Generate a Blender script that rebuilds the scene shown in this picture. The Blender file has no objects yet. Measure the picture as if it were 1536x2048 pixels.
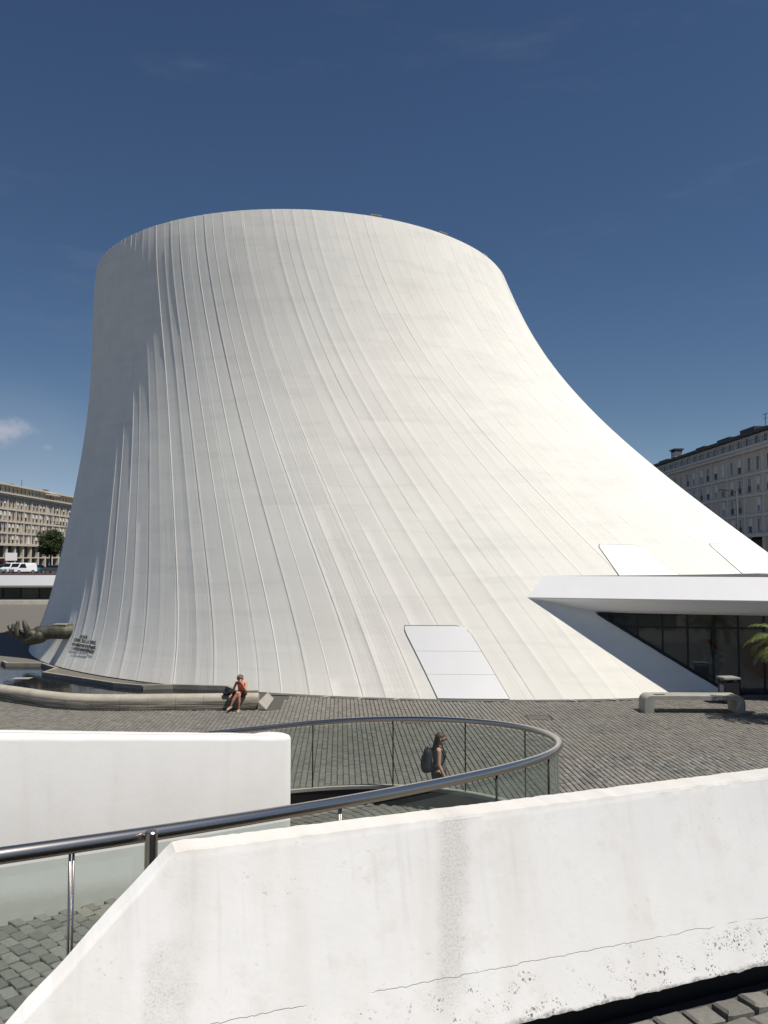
import bpy, bmesh, math, random
import numpy as np
from mathutils import Vector, Matrix, noise as mnoise
R = math.radians
random.seed(7); rng = np.random.default_rng(7)
scene = bpy.context.scene
COL = scene.collection

# ------------------------------------------------------------------ camera, sky, sun, exposure
cam_d = bpy.data.cameras.new('camera'); cam = bpy.data.objects.new('camera', cam_d); COL.objects.link(cam)
cam.location = (0, 0, 5.2); cam.rotation_euler = (R(93.14), 0, 0)
cam_d.sensor_fit = 'VERTICAL'; cam_d.sensor_height = 24.0; cam_d.lens = 24.0 * 1657 / 2048
cam_d.clip_start = 0.05; cam_d.clip_end = 6000
scene.camera = cam
SUN_E, SUN_B = 62.0, 27.5          # elevation, and angle from +X towards the camera side
world = bpy.data.worlds.new('World'); scene.world = world; world.use_nodes = True
wt = world.node_tree
sky = wt.nodes.new('ShaderNodeTexSky'); sky.sky_type = 'NISHITA'; sky.sun_disc = False
sky.sun_elevation = R(SUN_E); sky.sun_rotation = R(90 + SUN_B)
sky.air_density = 1.0; sky.dust_density = 0.25; sky.ozone_density = 10.0; sky.altitude = 0
bg = wt.nodes['Background']; bg.inputs[1].default_value = 0.05
# thin cirrus everywhere and a low bank of fair-weather cloud, mixed into the sky colour
def wn(ty, **kw):
    n_ = wt.nodes.new(ty)
    for k_, v_ in kw.items(): setattr(n_, k_, v_)
    return n_
def wmath(op, a_, b_=0.0, clamp=False):
    n_ = wn('ShaderNodeMath', operation=op, use_clamp=clamp)
    for i_, v_ in enumerate((a_, b_)):
        if hasattr(v_, 'is_output'): wt.links.new(v_, n_.inputs[i_])
        else: n_.inputs[i_].default_value = v_
    return n_.outputs[0]
def wss(v_, a_, b_):
    n_ = wn('ShaderNodeMapRange', interpolation_type='SMOOTHSTEP'); wt.links.new(v_, n_.inputs[0]); n_.inputs[1].default_value = a_; n_.inputs[2].default_value = b_; return n_.outputs[0]
wdir = wn('ShaderNodeTexCoord').outputs['Generated']
wx, wy, wz = wn('ShaderNodeSeparateXYZ').outputs; wt.links.new(wdir, wx.node.inputs[0])
def wnoise(scale, loc, sc, det=5, rough=0.6):
    mp = wn('ShaderNodeMapping'); wt.links.new(wdir, mp.inputs[0]); mp.inputs[1].default_value = loc; mp.inputs[3].default_value = sc
    n_ = wn('ShaderNodeTexNoise'); wt.links.new(mp.outputs[0], n_.inputs[0]); n_.inputs['Scale'].default_value = scale; n_.inputs['Detail'].default_value = det; n_.inputs['Roughness'].default_value = rough
    return n_.outputs[0]
cir = wmath('MULTIPLY', wss(wnoise(3.0, (1.3, 0.2, 0.4), (1.0, 1.0, 4.5), 6, 0.62), 0.55, 0.85), 0.11)
def blob(a_, e_, ka, ke):
    az = wmath('SUBTRACT', wmath('DIVIDE', wx, wy), a_); el = wmath('SUBTRACT', wz, e_)
    return wmath('SQRT', wmath('ADD', wmath('POWER', wmath('MULTIPLY', az, ka), 2.0), wmath('POWER', wmath('MULTIPLY', el, ke), 2.0)))
puff = wmath('SUBTRACT', wnoise(34.0, (0.1, 0.0, 0.35), (1.0, 1.0, 1.3), 6, 0.6), 0.5)
dist = blob(-0.47, 0.105, 7.0, 12.0)
core = wmath('ADD', wmath('SUBTRACT', 1.0, blob(-0.462, 0.138, 19.0, 48.0)), wmath('MULTIPLY', puff, 1.6))
core2 = wmath('ADD', wmath('SUBTRACT', 0.75, blob(-0.408, 0.122, 40.0, 80.0)), wmath('MULTIPLY', puff, 1.6))
front = wss(wy, 0.0, 0.2)
wzc = wmath('MAXIMUM', wz, 0.07); veil = wmath('DIVIDE', 0.0052, wmath('MULTIPLY', wzc, wzc), True)
clouds = wmath('MULTIPLY', wmath('ADD', wmath('ADD', wmath('ADD', wmath('MULTIPLY', wss(core, 0.1, 0.95), 0.72), wmath('MULTIPLY', wss(core2, 0.1, 0.95), 0.35)), wmath('MULTIPLY', wss(wmath('SUBTRACT', 1.35, dist), 0.0, 1.0), 0.16)), cir, True), front, True)
wmix = wn('ShaderNodeMix', data_type='RGBA'); wt.links.new(clouds, wmix.inputs[0]); vmix = wn('ShaderNodeMix', data_type='RGBA'); wt.links.new(veil, vmix.inputs[0]); wt.links.new(sky.outputs[0], vmix.inputs[6]); vmix.inputs[7].default_value = (5.2, 7.6, 10.4, 1)
wt.links.new(vmix.outputs[2], wmix.inputs[6]); wmix.inputs[7].default_value = (8.2, 8.8, 10.4, 1)
wt.links.new(wmix.outputs[2], bg.inputs[0])
sun_d = bpy.data.lights.new('sun', 'SUN'); sun_d.energy = 5.0; sun_d.angle = R(0.53); sun_d.color = (1.0, 0.945, 0.86)
sun = bpy.data.objects.new('sun', sun_d); COL.objects.link(sun)
e, b = R(SUN_E), R(SUN_B)
svec = Vector((math.cos(e) * math.cos(b), -math.cos(e) * math.sin(b), math.sin(e)))
sun.rotation_euler = (-svec).to_track_quat('-Z', 'Y').to_euler()
sun.location = svec * 200
vs = scene.view_settings; vs.view_transform = 'Standard'; vs.look = 'None'; vs.exposure = 0.08; vs.gamma = 1.0
vs.use_curve_mapping = False
scene.render.engine = 'CYCLES'
scene.cycles.max_bounces = 8; scene.cycles.transparent_max_bounces = 24
scene.cycles.use_denoising = True

# ------------------------------------------------------------------ material helpers
class NT:
    def __init__(s, name):
        s.m = bpy.data.materials.new(name); s.m.use_nodes = True; s.t = s.m.node_tree
        s.b = s.t.nodes['Principled BSDF']; s.out = s.t.nodes['Material Output']
    def new(s, ty, **kw):
        n = s.t.nodes.new(ty)
        for k, v in kw.items(): setattr(n, k, v)
        return n
    def put(s, sock, v):
        if hasattr(v, 'is_output'): s.t.links.new(v, sock)
        elif isinstance(v, (tuple, list)) and len(v) == 3 and sock.type == 'RGBA': sock.default_value = (*v, 1)
        else: sock.default_value = v
    def math(s, op, a, b=0.0, c=0.0, clamp=False):
        n = s.new('ShaderNodeMath', operation=op, use_clamp=clamp)
        for i, v in enumerate((a, b, c)): s.put(n.inputs[i], v)
        return n.outputs[0]
    def uv(s): return s.new('ShaderNodeUVMap').outputs[0]
    def obj(s): return s.new('ShaderNodeTexCoord').outputs['Object']
    def geo(s): return s.new('ShaderNodeNewGeometry').outputs['Position']
    def rnd(s): return s.new('ShaderNodeObjectInfo').outputs['Random']
    def attr(s, n): return s.new('ShaderNodeAttribute', attribute_name=n).outputs
    def sep(s, v):
        n = s.new('ShaderNodeSeparateXYZ'); s.put(n.inputs[0], v); return n.outputs
    def comb(s, x, y, z=0.0):
        n = s.new('ShaderNodeCombineXYZ')
        for i, v in enumerate((x, y, z)): s.put(n.inputs[i], v)
        return n.outputs[0]
    def mapp(s, v, scale=(1, 1, 1), loc=(0, 0, 0)):
        n = s.new('ShaderNodeMapping'); s.put(n.inputs[0], v); n.inputs[3].default_value = scale; n.inputs[1].default_value = loc
        return n.outputs[0]
    def noise(s, v, scale=5.0, detail=4.0, rough=0.5, dist=0.0):
        n = s.new('ShaderNodeTexNoise'); s.put(n.inputs['Vector'], v); n.inputs['Scale'].default_value = scale
        n.inputs['Detail'].default_value = detail; n.inputs['Roughness'].default_value = rough; n.inputs['Distortion'].default_value = dist
        return n.outputs[0]
    def vor(s, v, scale=5.0, feature='F1', out='Distance', rnd=1.0):
        n = s.new('ShaderNodeTexVoronoi', feature=feature); s.put(n.inputs['Vector'], v); n.inputs['Scale'].default_value = scale
        n.inputs['Randomness'].default_value = rnd
        return n.outputs[out]
    def white(s, v):
        n = s.new('ShaderNodeTexWhiteNoise'); s.put(n.inputs['Vector'], v); return n.outputs['Value']
    def ss(s, v, a, b):                      # smoothstep a..b -> 0..1 (a may exceed b)
        n = s.new('ShaderNodeMapRange', interpolation_type='SMOOTHSTEP'); s.put(n.inputs[0], v)
        if a <= b:
            n.inputs[1].default_value = a; n.inputs[2].default_value = b; n.inputs[3].default_value = 0; n.inputs[4].default_value = 1
        else:
            n.inputs[1].default_value = b; n.inputs[2].default_value = a; n.inputs[3].default_value = 1; n.inputs[4].default_value = 0
        return n.outputs[0]
    def mix(s, f, a, b, mode='MIX'):
        n = s.new('ShaderNodeMix', data_type='RGBA', blend_type=mode)
        s.put(n.inputs[0], f); s.put(n.inputs[6], a); s.put(n.inputs[7], b); return n.outputs[2]
    def scale_col(s, col, k):                # colour times a scalar socket
        n = s.new('ShaderNodeVectorMath', operation='SCALE'); 
        if hasattr(col, 'is_output'): s.t.links.new(col, n.inputs[0])
        else: n.inputs[0].default_value = col
        s.put(n.inputs['Scale'], k); return n.outputs[0]
    def bump(s, h, strength=0.5, dist=0.01, normal=None):
        n = s.new('ShaderNodeBump'); s.put(n.inputs['Height'], h); s.put(n.inputs['Strength'], strength); n.inputs['Distance'].default_value = dist
        if normal is not None: s.t.links.new(normal, n.inputs['Normal'])
        return n.outputs[0]
    def fin(s, col=None, rough=None, normal=None, metal=None, spec=None, drough=None):
        if col is not None: s.put(s.b.inputs['Base Color'], col)
        if rough is not None: s.put(s.b.inputs['Roughness'], rough)
        if normal is not None: s.t.links.new(normal, s.b.inputs['Normal'])
        if metal is not None: s.b.inputs['Metallic'].default_value = metal
        if spec is not None: s.b.inputs['Specular IOR Level'].default_value = spec
        if drough is not None: s.b.inputs['Diffuse Roughness'].default_value = drough
        return s.m

M = {}
def plain(name, col, rough=0.6, var=0.12, scale=6.0, bump=0.0, metal=0.0, spec=0.4, world_space=False):
    t = NT(name); v = t.geo() if world_space else t.obj()
    n = t.noise(v, scale, 5, 0.6)
    k = t.math('MULTIPLY_ADD', n, 2 * var, 1 - var)
    nm = t.bump(t.noise(v, scale * 8, 4, 0.6), 0.4, bump) if bump else None
    M[name] = t.fin(t.scale_col(col, k), rough, nm, metal, spec)
    return M[name]

# white board-marked concrete of the tall shell; UV = (strip index + position across, height in metres)
t = NT('shell_concrete'); uv = t.uv(); U, V, _ = t.sep(uv); rd = t.rnd()
w0 = t.comb(t.math('FLOOR', U), t.math('FLOOR', t.math('MULTIPLY', V, 1.35)))
lift = t.white(w0)
warp = t.comb(U, t.math('MULTIPLY_ADD', t.noise(uv, 0.7, 3), 0.5, V))
patch = t.noise(t.mapp(uv, (0.9, 0.55, 1)), 1.0, 5, 0.6, 0.6)
st1 = t.noise(t.mapp(uv, (26, 0.22, 1)), 1.0, 4, 0.65)
st2 = t.noise(t.mapp(uv, (70, 0.5, 1)), 1.0, 3, 0.6)
drip = t.ss(t.noise(t.mapp(uv, (11, 0.10, 1), (3.1, 0.7, 0)), 1.0, 3, 0.6), 0.60, 0.72)
bands = t.ss(t.noise(t.mapp(uv, (0.35, 1.9, 1), (9, 2, 0)), 1.0, 3, 0.6, 0.3), 0.50, 0.68)
fine = t.noise(t.mapp(uv, (130, 48, 1)), 1.0, 4, 0.6)
k = t.math('MULTIPLY_ADD', lift, 0.04, 0.935)
k = t.math('MULTIPLY_ADD', t.math('SUBTRACT', patch, 0.5), 0.09, k)
k = t.math('MULTIPLY_ADD', t.math('SUBTRACT', st1, 0.5), 0.07, k)
k = t.math('MULTIPLY_ADD', bands, -0.045, k)
k = t.math('MULTIPLY_ADD', drip, -0.07, k)
k = t.math('MULTIPLY_ADD', fine, 0.04, k)
colr = t.mix(t.ss(t.noise(t.mapp(uv, (0.22, 0.12, 1)), 1.0, 3), 0.35, 0.65), (0.90, 0.88, 0.81), (0.89, 0.86, 0.795))
bs = t.math('MULTIPLY_ADD', t.ss(rd, 0.15, 0.95), 0.70, 0.08)
hgt = t.math('ADD', t.math('MULTIPLY', st1, 0.7), t.math('MULTIPLY', st2, 0.3))
nm = t.bump(hgt, bs, 0.024)
nm = t.bump(t.math('ADD', t.math('MULTIPLY', lift, 0.35), patch), 0.20, 0.030, nm)
nm = t.bump(fine, 0.75, 0.016, nm)
M['shell'] = t.fin(t.scale_col(colr, k), 0.72, nm, spec=0.25, drough=0.5)

# white painted foreground parapet; UV in metres (along the wall, height above its foot)
t = NT('parapet_paint'); uv = t.uv(); U, V, _ = t.sep(uv)
def gauss(u, c, w): return t.ss(t.math('ABSOLUTE', t.math('SUBTRACT', u, c)), w, w * 0.25)
n1 = t.noise(uv, 3.0, 6, 0.65); n2 = t.noise(uv, 45, 5, 0.7); n3 = t.noise(uv, 11, 5, 0.65)
Uw = t.math('SUBTRACT', t.math('MULTIPLY_ADD', t.math('SUBTRACT', n3, 0.5), 0.10, U), t.math('MULTIPLY', V, 0.13))
n4 = t.noise(uv, 130, 4, 0.7)
band1 = t.math('MULTIPLY', gauss(Uw, -0.46, 0.075), t.ss(V, 0.03, 0.20))
band2 = t.math('MULTIPLY', gauss(Uw, -1.36, 0.10), t.ss(n1, 0.36, 0.62))
grime = t.math('MULTIPLY', t.math('ADD', band1, band2, clamp=True), t.ss(n4, 0.45, 0.66))
grime = t.math('ADD', grime, t.math('MULTIPLY', t.math('ADD', band1, band2, clamp=True), 0.38), clamp=True)
spk = t.vor(uv, 26, rnd=1.0); spm = t.ss(t.noise(uv, 5, 3), 0.60, 0.72)
specks = t.math('MULTIPLY', t.ss(spk, 0.11, 0.05), spm)
pitv = t.vor(t.mapp(uv, (1, 1.1, 1)), 46, rnd=1.0); pitw = t.vor(t.mapp(uv, (1, 1, 1), (3, 1, 0)), 115, rnd=1.0)
pith = t.math('ADD', V, t.math('MULTIPLY', t.noise(uv, 4.5, 4), -0.22))
pits = t.math('MULTIPLY', t.math('MAXIMUM', t.ss(t.math('MULTIPLY_ADD', t.noise(uv, 60, 3), 0.60, pitv), 0.60, 0.46), t.ss(t.math('MULTIPLY_ADD', t.noise(uv, 90, 3), 0.60, pitw), 0.62, 0.50)), t.math('MULTIPLY', t.ss(pith, 0.06, -0.04), t.ss(t.math('ADD', t.noise(uv, 14, 3), t.math('MULTIPLY', U, 0.05)), 0.49, 0.64)))
cl = t.math('ADD', t.math('MULTIPLY_ADD', U, -0.012, 0.165), t.math('MULTIPLY', t.math('SUBTRACT', t.noise(t.comb(U, 0.3), 9, 6, 0.7), 0.5), 0.035))
crack = t.math('MULTIPLY', t.ss(t.math('ABSOLUTE', t.math('SUBTRACT', V, cl)), 0.0017, 0.0004), t.ss(t.noise(t.comb(U, 4.0), 3.2, 2), 0.36, 0.43))
scr = t.math('MULTIPLY', t.ss(t.noise(t.mapp(uv, (60, 5, 1), (7, 1, 0)), 1.0, 3, 0.5), 0.735, 0.76), t.ss(n1, 0.50, 0.62))
edge = t.math('MULTIPLY', t.ss(t.math('ADD', V, t.math('MULTIPLY', n3, -0.05)), -0.010, -0.026), t.ss(n2, 0.30, 0.60))
base = t.mix(t.ss(n1, 0.3, 0.7), (0.84, 0.83, 0.81), (0.87, 0.86, 0.84))
base = t.mix(t.math('MULTIPLY', t.ss(t.noise(t.mapp(uv, (5, 0.8, 1)), 1.0, 4), 0.46, 0.7), 0.38), base, (0.74, 0.705, 0.65))
crest = t.ss(t.math('ADD', V, t.math('MULTIPLY', n3, 0.03)), 0.632, 0.660)
base = t.mix(t.math('MULTIPLY', crest, 0.75), base, (0.60, 0.575, 0.53))  # grimy tone on the top, put in to offset the sun's brightness there
base = t.mix(t.math('MULTIPLY', t.ss(t.noise(uv, 6.5, 6, 0.72), 0.50, 0.68), 0.30), base, (0.70, 0.66, 0.60))
base = t.mix(t.math('MULTIPLY', t.math('MULTIPLY', t.ss(t.noise(t.mapp(uv, (22, 1.3, 1), (2, 3, 0)), 1.0, 4, 0.6), 0.55, 0.75), t.ss(V, 0.10, 0.60)), 0.30), base, (0.60, 0.57, 0.52))
flake = t.math('MULTIPLY', t.ss(t.noise(uv, 38, 5, 0.75), 0.60, 0.66), t.ss(n1, 0.46, 0.60))
base = t.mix(t.math('MULTIPLY', flake, 0.35), base, (0.62, 0.59, 0.55))
c = t.mix(t.math('MULTIPLY', grime, 0.46), base, (0.42, 0.40, 0.37))
c = t.mix(t.math('MULTIPLY', specks, 0.55), c, (0.40, 0.33, 0.27))
c = t.mix(t.math('MULTIPLY', scr, 0.35), c, (0.45, 0.43, 0.40))
c = t.mix(t.math('MULTIPLY', pits, 0.85), c, (0.17, 0.145, 0.115))
c = t.mix(t.math('MULTIPLY', crack, 0.6), c, (0.20, 0.18, 0.16))
c = t.mix(t.math('MULTIPLY', edge, 0.8), c, (0.20, 0.175, 0.15))
h = t.math('ADD', t.math('MULTIPLY', n3, 0.5), t.math('ADD', t.math('MULTIPLY', n2, 0.35), t.math('MULTIPLY', flake, -0.35)))
h = t.math('SUBTRACT', h, t.math('ADD', t.math('MULTIPLY', pits, 1.2), t.math('MULTIPLY', crack, 1.0)))
nm = t.bump(h, 0.5, 0.0032)
M['parapet'] = t.fin(c, 0.62, nm, spec=0.3, drough=0.6)

# smoother white wall of the ramp core
t = NT('ramp_wall_paint'); uv = t.uv(); U, V, _ = t.sep(uv)
n1 = t.noise(uv, 1.6, 5, 0.6); n2 = t.noise(uv, 30, 5, 0.7)
c = t.mix(t.ss(n1, 0.3, 0.7), (0.665, 0.66, 0.645), (0.70, 0.695, 0.685))
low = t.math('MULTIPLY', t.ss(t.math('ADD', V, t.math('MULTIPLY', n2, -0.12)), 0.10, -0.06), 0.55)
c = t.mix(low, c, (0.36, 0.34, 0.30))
sp = t.math('MULTIPLY', t.ss(t.vor(uv, 9), 0.055, 0.03), t.ss(t.noise(uv, 3, 2), 0.48, 0.56))
c = t.mix(t.math('MULTIPLY', sp, 0.7), c, (0.35, 0.31, 0.27))
c = t.mix(t.math('MULTIPLY', t.ss(t.noise(t.mapp(uv, (6, 0.7, 1)), 1, 4), 0.52, 0.75), 0.22), c, (0.60, 0.58, 0.54))
M['ramp_wall'] = t.fin(c, 0.6, t.bump(t.math('ADD', n1, t.math('MULTIPLY', n2, 0.3)), 0.35, 0.012), spec=0.3, drough=0.5)

def white_paint(name, col):
    t = NT(name); v = t.geo(); n = t.noise(v, 0.9, 5, 0.6); n2 = t.noise(t.mapp(v, (1.6, 1.6, 0.25)), 1.0, 4, 0.6)
    k = t.math('ADD', t.math('MULTIPLY_ADD', n, 0.06, 0.93), t.math('MULTIPLY', n2, 0.05))
    M[name] = t.fin(t.scale_col(col, k), 0.5, t.bump(n, 0.2, 0.02), spec=0.35)
white_paint('white_metal', (0.82, 0.82, 0.825))
white_paint('fascia', (0.665, 0.665, 0.675))
white_paint('hatch_white', (0.78, 0.775, 0.77))

# grey setts, each with its own tone
def sett_mat(name, c0, c1, attr=False, tint=(0.33, 0.30, 0.25)):
    t = NT(name); v = t.geo()
    r = t.attr('tone')['Fac'] if attr else t.rnd()
    n = t.noise(v, 34, 6, 0.7); big = t.noise(v, 0.55, 4, 0.6)
    c = t.mix(r, c0, c1)
    c = t.mix(t.math('MULTIPLY', t.ss(big, 0.40, 0.70), 0.45), c, tint)
    k = t.math('MULTIPLY_ADD', n, 0.7, 0.62)
    k = t.math('MULTIPLY', k, t.math('MULTIPLY_ADD', t.noise(v, 0.23, 5, 0.7, 0.4), 0.55, 0.73))
    k = t.math('MULTIPLY', k, t.math('SUBTRACT', 1.0, t.math('MULTIPLY', t.ss(t.noise(t.mapp(v, (1, 1, 1), (5, 3, 0)), 1.1, 4, 0.65), 0.60, 0.70), 0.22)))
    c = t.scale_col(c, k)
    lich = t.math('MULTIPLY', t.ss(t.vor(v, 30), 0.10, 0.05), t.ss(t.noise(v, 9, 2), 0.55, 0.65))
    c = t.mix(t.math('MULTIPLY', lich, 0.5), c, (0.42, 0.42, 0.40))
    M[name] = t.fin(c, 0.82, t.bump(n, 0.6, 0.006), spec=0.25)
sett_mat('sett', (0.125, 0.122, 0.112), (0.215, 0.21, 0.192))
sett_mat('sett_many', (0.145, 0.139, 0.124), (0.20, 0.191, 0.172), True, (0.185, 0.168, 0.135))
plain('joint_dirt', (0.075, 0.070, 0.060), 0.95, 0.3, 9, 0.004)
plain('plaza_far', (0.135, 0.125, 0.108), 0.9, 0.15, 0.6, 0.004, world_space=True)
plain('asphalt', (0.06, 0.06, 0.06), 0.9, 0.2, 1.2, 0.004, world_space=True)
plain('gutter', (0.10, 0.096, 0.088), 0.9, 0.22, 3.0, 0.004, world_space=True)
plain('stone_tick', (0.42, 0.39, 0.34), 0.85, 0.15, 6)
plain('black_steel', (0.012, 0.012, 0.012), 0.55, 0.3, 4)
plain('dark_frame', (0.012, 0.013, 0.014), 0.35, 0.1, 4)
plain('interior', (0.34, 0.32, 0.30), 0.8, 0.3, 0.7)
plain('red_panel', (0.75, 0.05, 0.05), 0.6, 0.15, 2)
plain('pale_panel', (0.30, 0.29, 0.28), 0.7, 0.15, 2)
plain('gap', (0.02, 0.02, 0.018), 0.9, 0.1, 4)
plain('lettering', (0.07, 0.072, 0.075), 0.6, 0.2, 20)
plain('rust', (0.16, 0.13, 0.10), 0.9, 0.3, 12, 0.003)
plain('vent_metal', (0.30, 0.29, 0.27), 0.5, 0.2, 5)

t = NT('bronze'); v = t.obj(); n = t.noise(v, 2.2, 5, 0.6); n2 = t.noise(v, 14, 4, 0.6)
c = t.mix(t.ss(n, 0.35, 0.68), (0.040, 0.037, 0.026), (0.105, 0.100, 0.070))
c = t.mix(t.math('MULTIPLY', t.ss(n2, 0.56, 0.7), 0.35), c, (0.15, 0.16, 0.12))
M['bronze'] = t.fin(c, 0.55, t.bump(n2, 0.25, 0.02), 0.25, 0.5)

def concrete(name, c0, c1, ribs=None):
    t = NT(name); v = t.geo(); n = t.noise(v, 1.7, 6, 0.65); n2 = t.noise(v, 26, 5, 0.7)
    c = t.mix(t.ss(n, 0.3, 0.7), c0, c1)
    c = t.scale_col(c, t.math('MULTIPLY_ADD', n2, 0.35, 0.82))
    nm = t.bump(n2, 0.5, 0.008)
    if ribs:
        uv = t.uv(); r = t.noise(t.mapp(uv, (0.35, 14, 1)), 1.0, 4, 0.7)
        U, V, _ = t.sep(uv)
        side = t.ss(V, 0.46, 0.24)
        c = t.mix(t.math('MULTIPLY', t.math('MULTIPLY', t.ss(r, 0.40, 0.56), side), 0.85), c, ribs)
        nm = t.bump(r, t.math('MULTIPLY', side, 0.7), 0.03, nm)
    M[name] = t.fin(c, 0.85, nm, spec=0.25)
concrete('concrete', (0.34, 0.32, 0.275), (0.27, 0.26, 0.225))
concrete('kerb_concrete', (0.42, 0.385, 0.315), (0.33, 0.30, 0.245), (0.085, 0.075, 0.058))
concrete('pool_wall', (0.30, 0.28, 0.235), (0.22, 0.205, 0.17))
concrete('bench_concrete', (0.36, 0.35, 0.30), (0.27, 0.26, 0.225))
concrete('facade', (0.50, 0.44, 0.36), (0.43, 0.38, 0.31))
concrete('facade_trim', (0.56, 0.50, 0.41), (0.49, 0.44, 0.36))
concrete('facade_grey', (0.60, 0.565, 0.515), (0.52, 0.49, 0.445))
concrete('facade_grey_trim', (0.66, 0.62, 0.565), (0.58, 0.545, 0.495))
plain('roofing', (0.06, 0.06, 0.065), 0.7, 0.2, 1)
plain('brick_stack', (0.20, 0.13, 0.11), 0.85, 0.25, 3)
plain('shutter', (0.52, 0.47, 0.40), 0.7, 0.15, 2)
plain('blind_white', (0.68, 0.66, 0.62), 0.7, 0.1, 2)
t = NT('window_pane'); rr = t.rnd(); M['pane'] = t.fin(t.mix(rr, (0.012, 0.014, 0.017), (0.07, 0.07, 0.068)), 0.12, spec=0.5)
plain('shopfront', (0.05, 0.048, 0.045), 0.4, 0.5, 0.6)
plain('awning_white', (0.75, 0.74, 0.72), 0.8, 0.05, 1)
plain('sign_red', (0.45, 0.04, 0.05), 0.6, 0.1, 1)

# stainless steel
t = NT('stainless'); v = t.obj(); n = t.noise(t.mapp(v, (60, 60, 60)), 1.0, 4, 0.6)
M['steel'] = t.fin((0.56, 0.52, 0.475), 0.27, None, 1.0)
# balustrade glass: greenish, partly see-through, reflecting
def glass(name, tint, body, refl_ior=1.45, dust=0.06):
    t = NT(name); tr = t.new('ShaderNodeBsdfTransparent'); tr.inputs[0].default_value = (*tint, 1)
    df = t.new('ShaderNodeBsdfDiffuse')
    gl = t.new('ShaderNodeBsdfGlossy'); gl.inputs['Roughness'].default_value = 0.02; gl.inputs[0].default_value = (0.9, 0.95, 0.93, 1)
    v = t.geo(); n = t.noise(v, 5.0, 5, 0.65); t.put(df.inputs[0], (body[0], body[1], body[2]))
    m1 = t.new('ShaderNodeMixShader'); t.put(m1.inputs[0], t.math('MULTIPLY_ADD', n, dust, dust * 0.5))
    t.t.links.new(tr.outputs[0], m1.inputs[1]); t.t.links.new(df.outputs[0], m1.inputs[2])
    wn = t.bump(t.noise(v, 1.4, 2), 0.15, 0.03); t.t.links.new(wn, gl.inputs['Normal'])
    g_ = t.new('ShaderNodeNewGeometry'); dt = t.new('ShaderNodeVectorMath', operation='DOT_PRODUCT'); t.t.links.new(g_.outputs['Normal'], dt.inputs[0]); t.t.links.new(g_.outputs['Incoming'], dt.inputs[1])
    fr = t.math('MULTIPLY_ADD', t.math('POWER', t.math('SUBTRACT', 1.0, t.math('ABSOLUTE', dt.outputs['Value'])), 5.0), 1 - refl_ior, refl_ior)
    m2 = t.new('ShaderNodeMixShader'); t.t.links.new(fr, m2.inputs[0])
    t.t.links.new(m1.outputs[0], m2.inputs[1]); t.t.links.new(gl.outputs[0], m2.inputs[2])
    t.t.links.new(m2.outputs[0], t.out.inputs[0]); M[name] = t.m
glass('glass', (0.74, 0.81, 0.775), (0.50, 0.58, 0.55), 0.055, 0.07)
glass('dark_glass', (0.60, 0.61, 0.61), (0.12, 0.12, 0.12), 0.06, 0.05)
# pool water
t = NT('water'); v = t.geo()
wv = t.math('ADD', t.noise(t.mapp(v, (1.2, 2.5, 1)), 1.0, 4, 0.6), t.math('MULTIPLY', t.noise(v, 9, 3), 0.25))
M['water'] = t.fin((0.010, 0.012, 0.015), 0.03, t.bump(wv, 0.16, 0.03), spec=0.6)
plain('skin', (0.62, 0.33, 0.23), 0.5, 0.08, 14)
plain('skin_tan', (0.48, 0.22, 0.145), 0.5, 0.08, 14)
plain('hair_brown', (0.075, 0.045, 0.026), 0.55, 0.4, 40, 0.004)
plain('hair_curly', (0.16, 0.11, 0.07), 0.7, 0.5, 60, 0.012)
plain('coral', (0.78, 0.20, 0.12), 0.8, 0.12, 14)
plain('dark_brown_cloth', (0.040, 0.018, 0.014), 0.85, 0.3, 16)
plain('grey_cloth', (0.115, 0.115, 0.125), 0.9, 0.2, 24)
plain('dark_grey_cloth', (0.040, 0.042, 0.048), 0.9, 0.25, 24)
plain('backpack_cloth', (0.022, 0.026, 0.034), 0.8, 0.3, 14)
plain('black', (0.012, 0.012, 0.013), 0.5, 0.1, 8)
plain('sandal', (0.48, 0.38, 0.26), 0.6, 0.1, 8)
plain('bark', (0.05, 0.038, 0.028), 0.9, 0.3, 8, 0.01)
plain('tyre', (0.015, 0.015, 0.015), 0.9, 0.1, 5)
plain('rim', (0.4, 0.4, 0.4), 0.35, 0.1, 5, metal=0.7)
plain('car_glass', (0.01, 0.012, 0.014), 0.08, 0.1, 2, spec=0.6)
plain('lamp_red', (0.30, 0.02, 0.015), 0.3, 0.1, 2)
plain('lamp_clear', (0.6, 0.6, 0.58), 0.15, 0.05, 2)
for nm_, cc in (('car_white', (0.75, 0.75, 0.76)), ('car_teal', (0.03, 0.24, 0.28)), ('car_navy', (0.02, 0.03, 0.08)), ('car_silver', (0.35, 0.36, 0.37)), ('car_grey', (0.06, 0.065, 0.07))):
    plain(nm_, cc, 0.28, 0.03, 1, spec=0.6)
def leafmat(name, c0, c1):
    t = NT(name); r = t.attr('tone')['Fac']
    c = t.mix(r, c0, c1); t.fin(c, 0.55, spec=0.3)
    tl = t.new('ShaderNodeBsdfTranslucent'); t.put(tl.inputs[0], c)
    mx = t.new('ShaderNodeMixShader'); mx.inputs[0].default_value = 0.25
    t.t.links.new(t.b.outputs[0], mx.inputs[1]); t.t.links.new(tl.outputs[0], mx.inputs[2]); t.t.links.new(mx.outputs[0], t.out.inputs[0]); M[name] = t.m
leafmat('leaf', (0.018, 0.032, 0.010), (0.050, 0.075, 0.022))
leafmat('palm_leaf', (0.055, 0.085, 0.016), (0.22, 0.25, 0.065))
leafmat('palm_dry', (0.12, 0.10, 0.05), (0.30, 0.25, 0.14))
def cloudmat():
    pass

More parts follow.
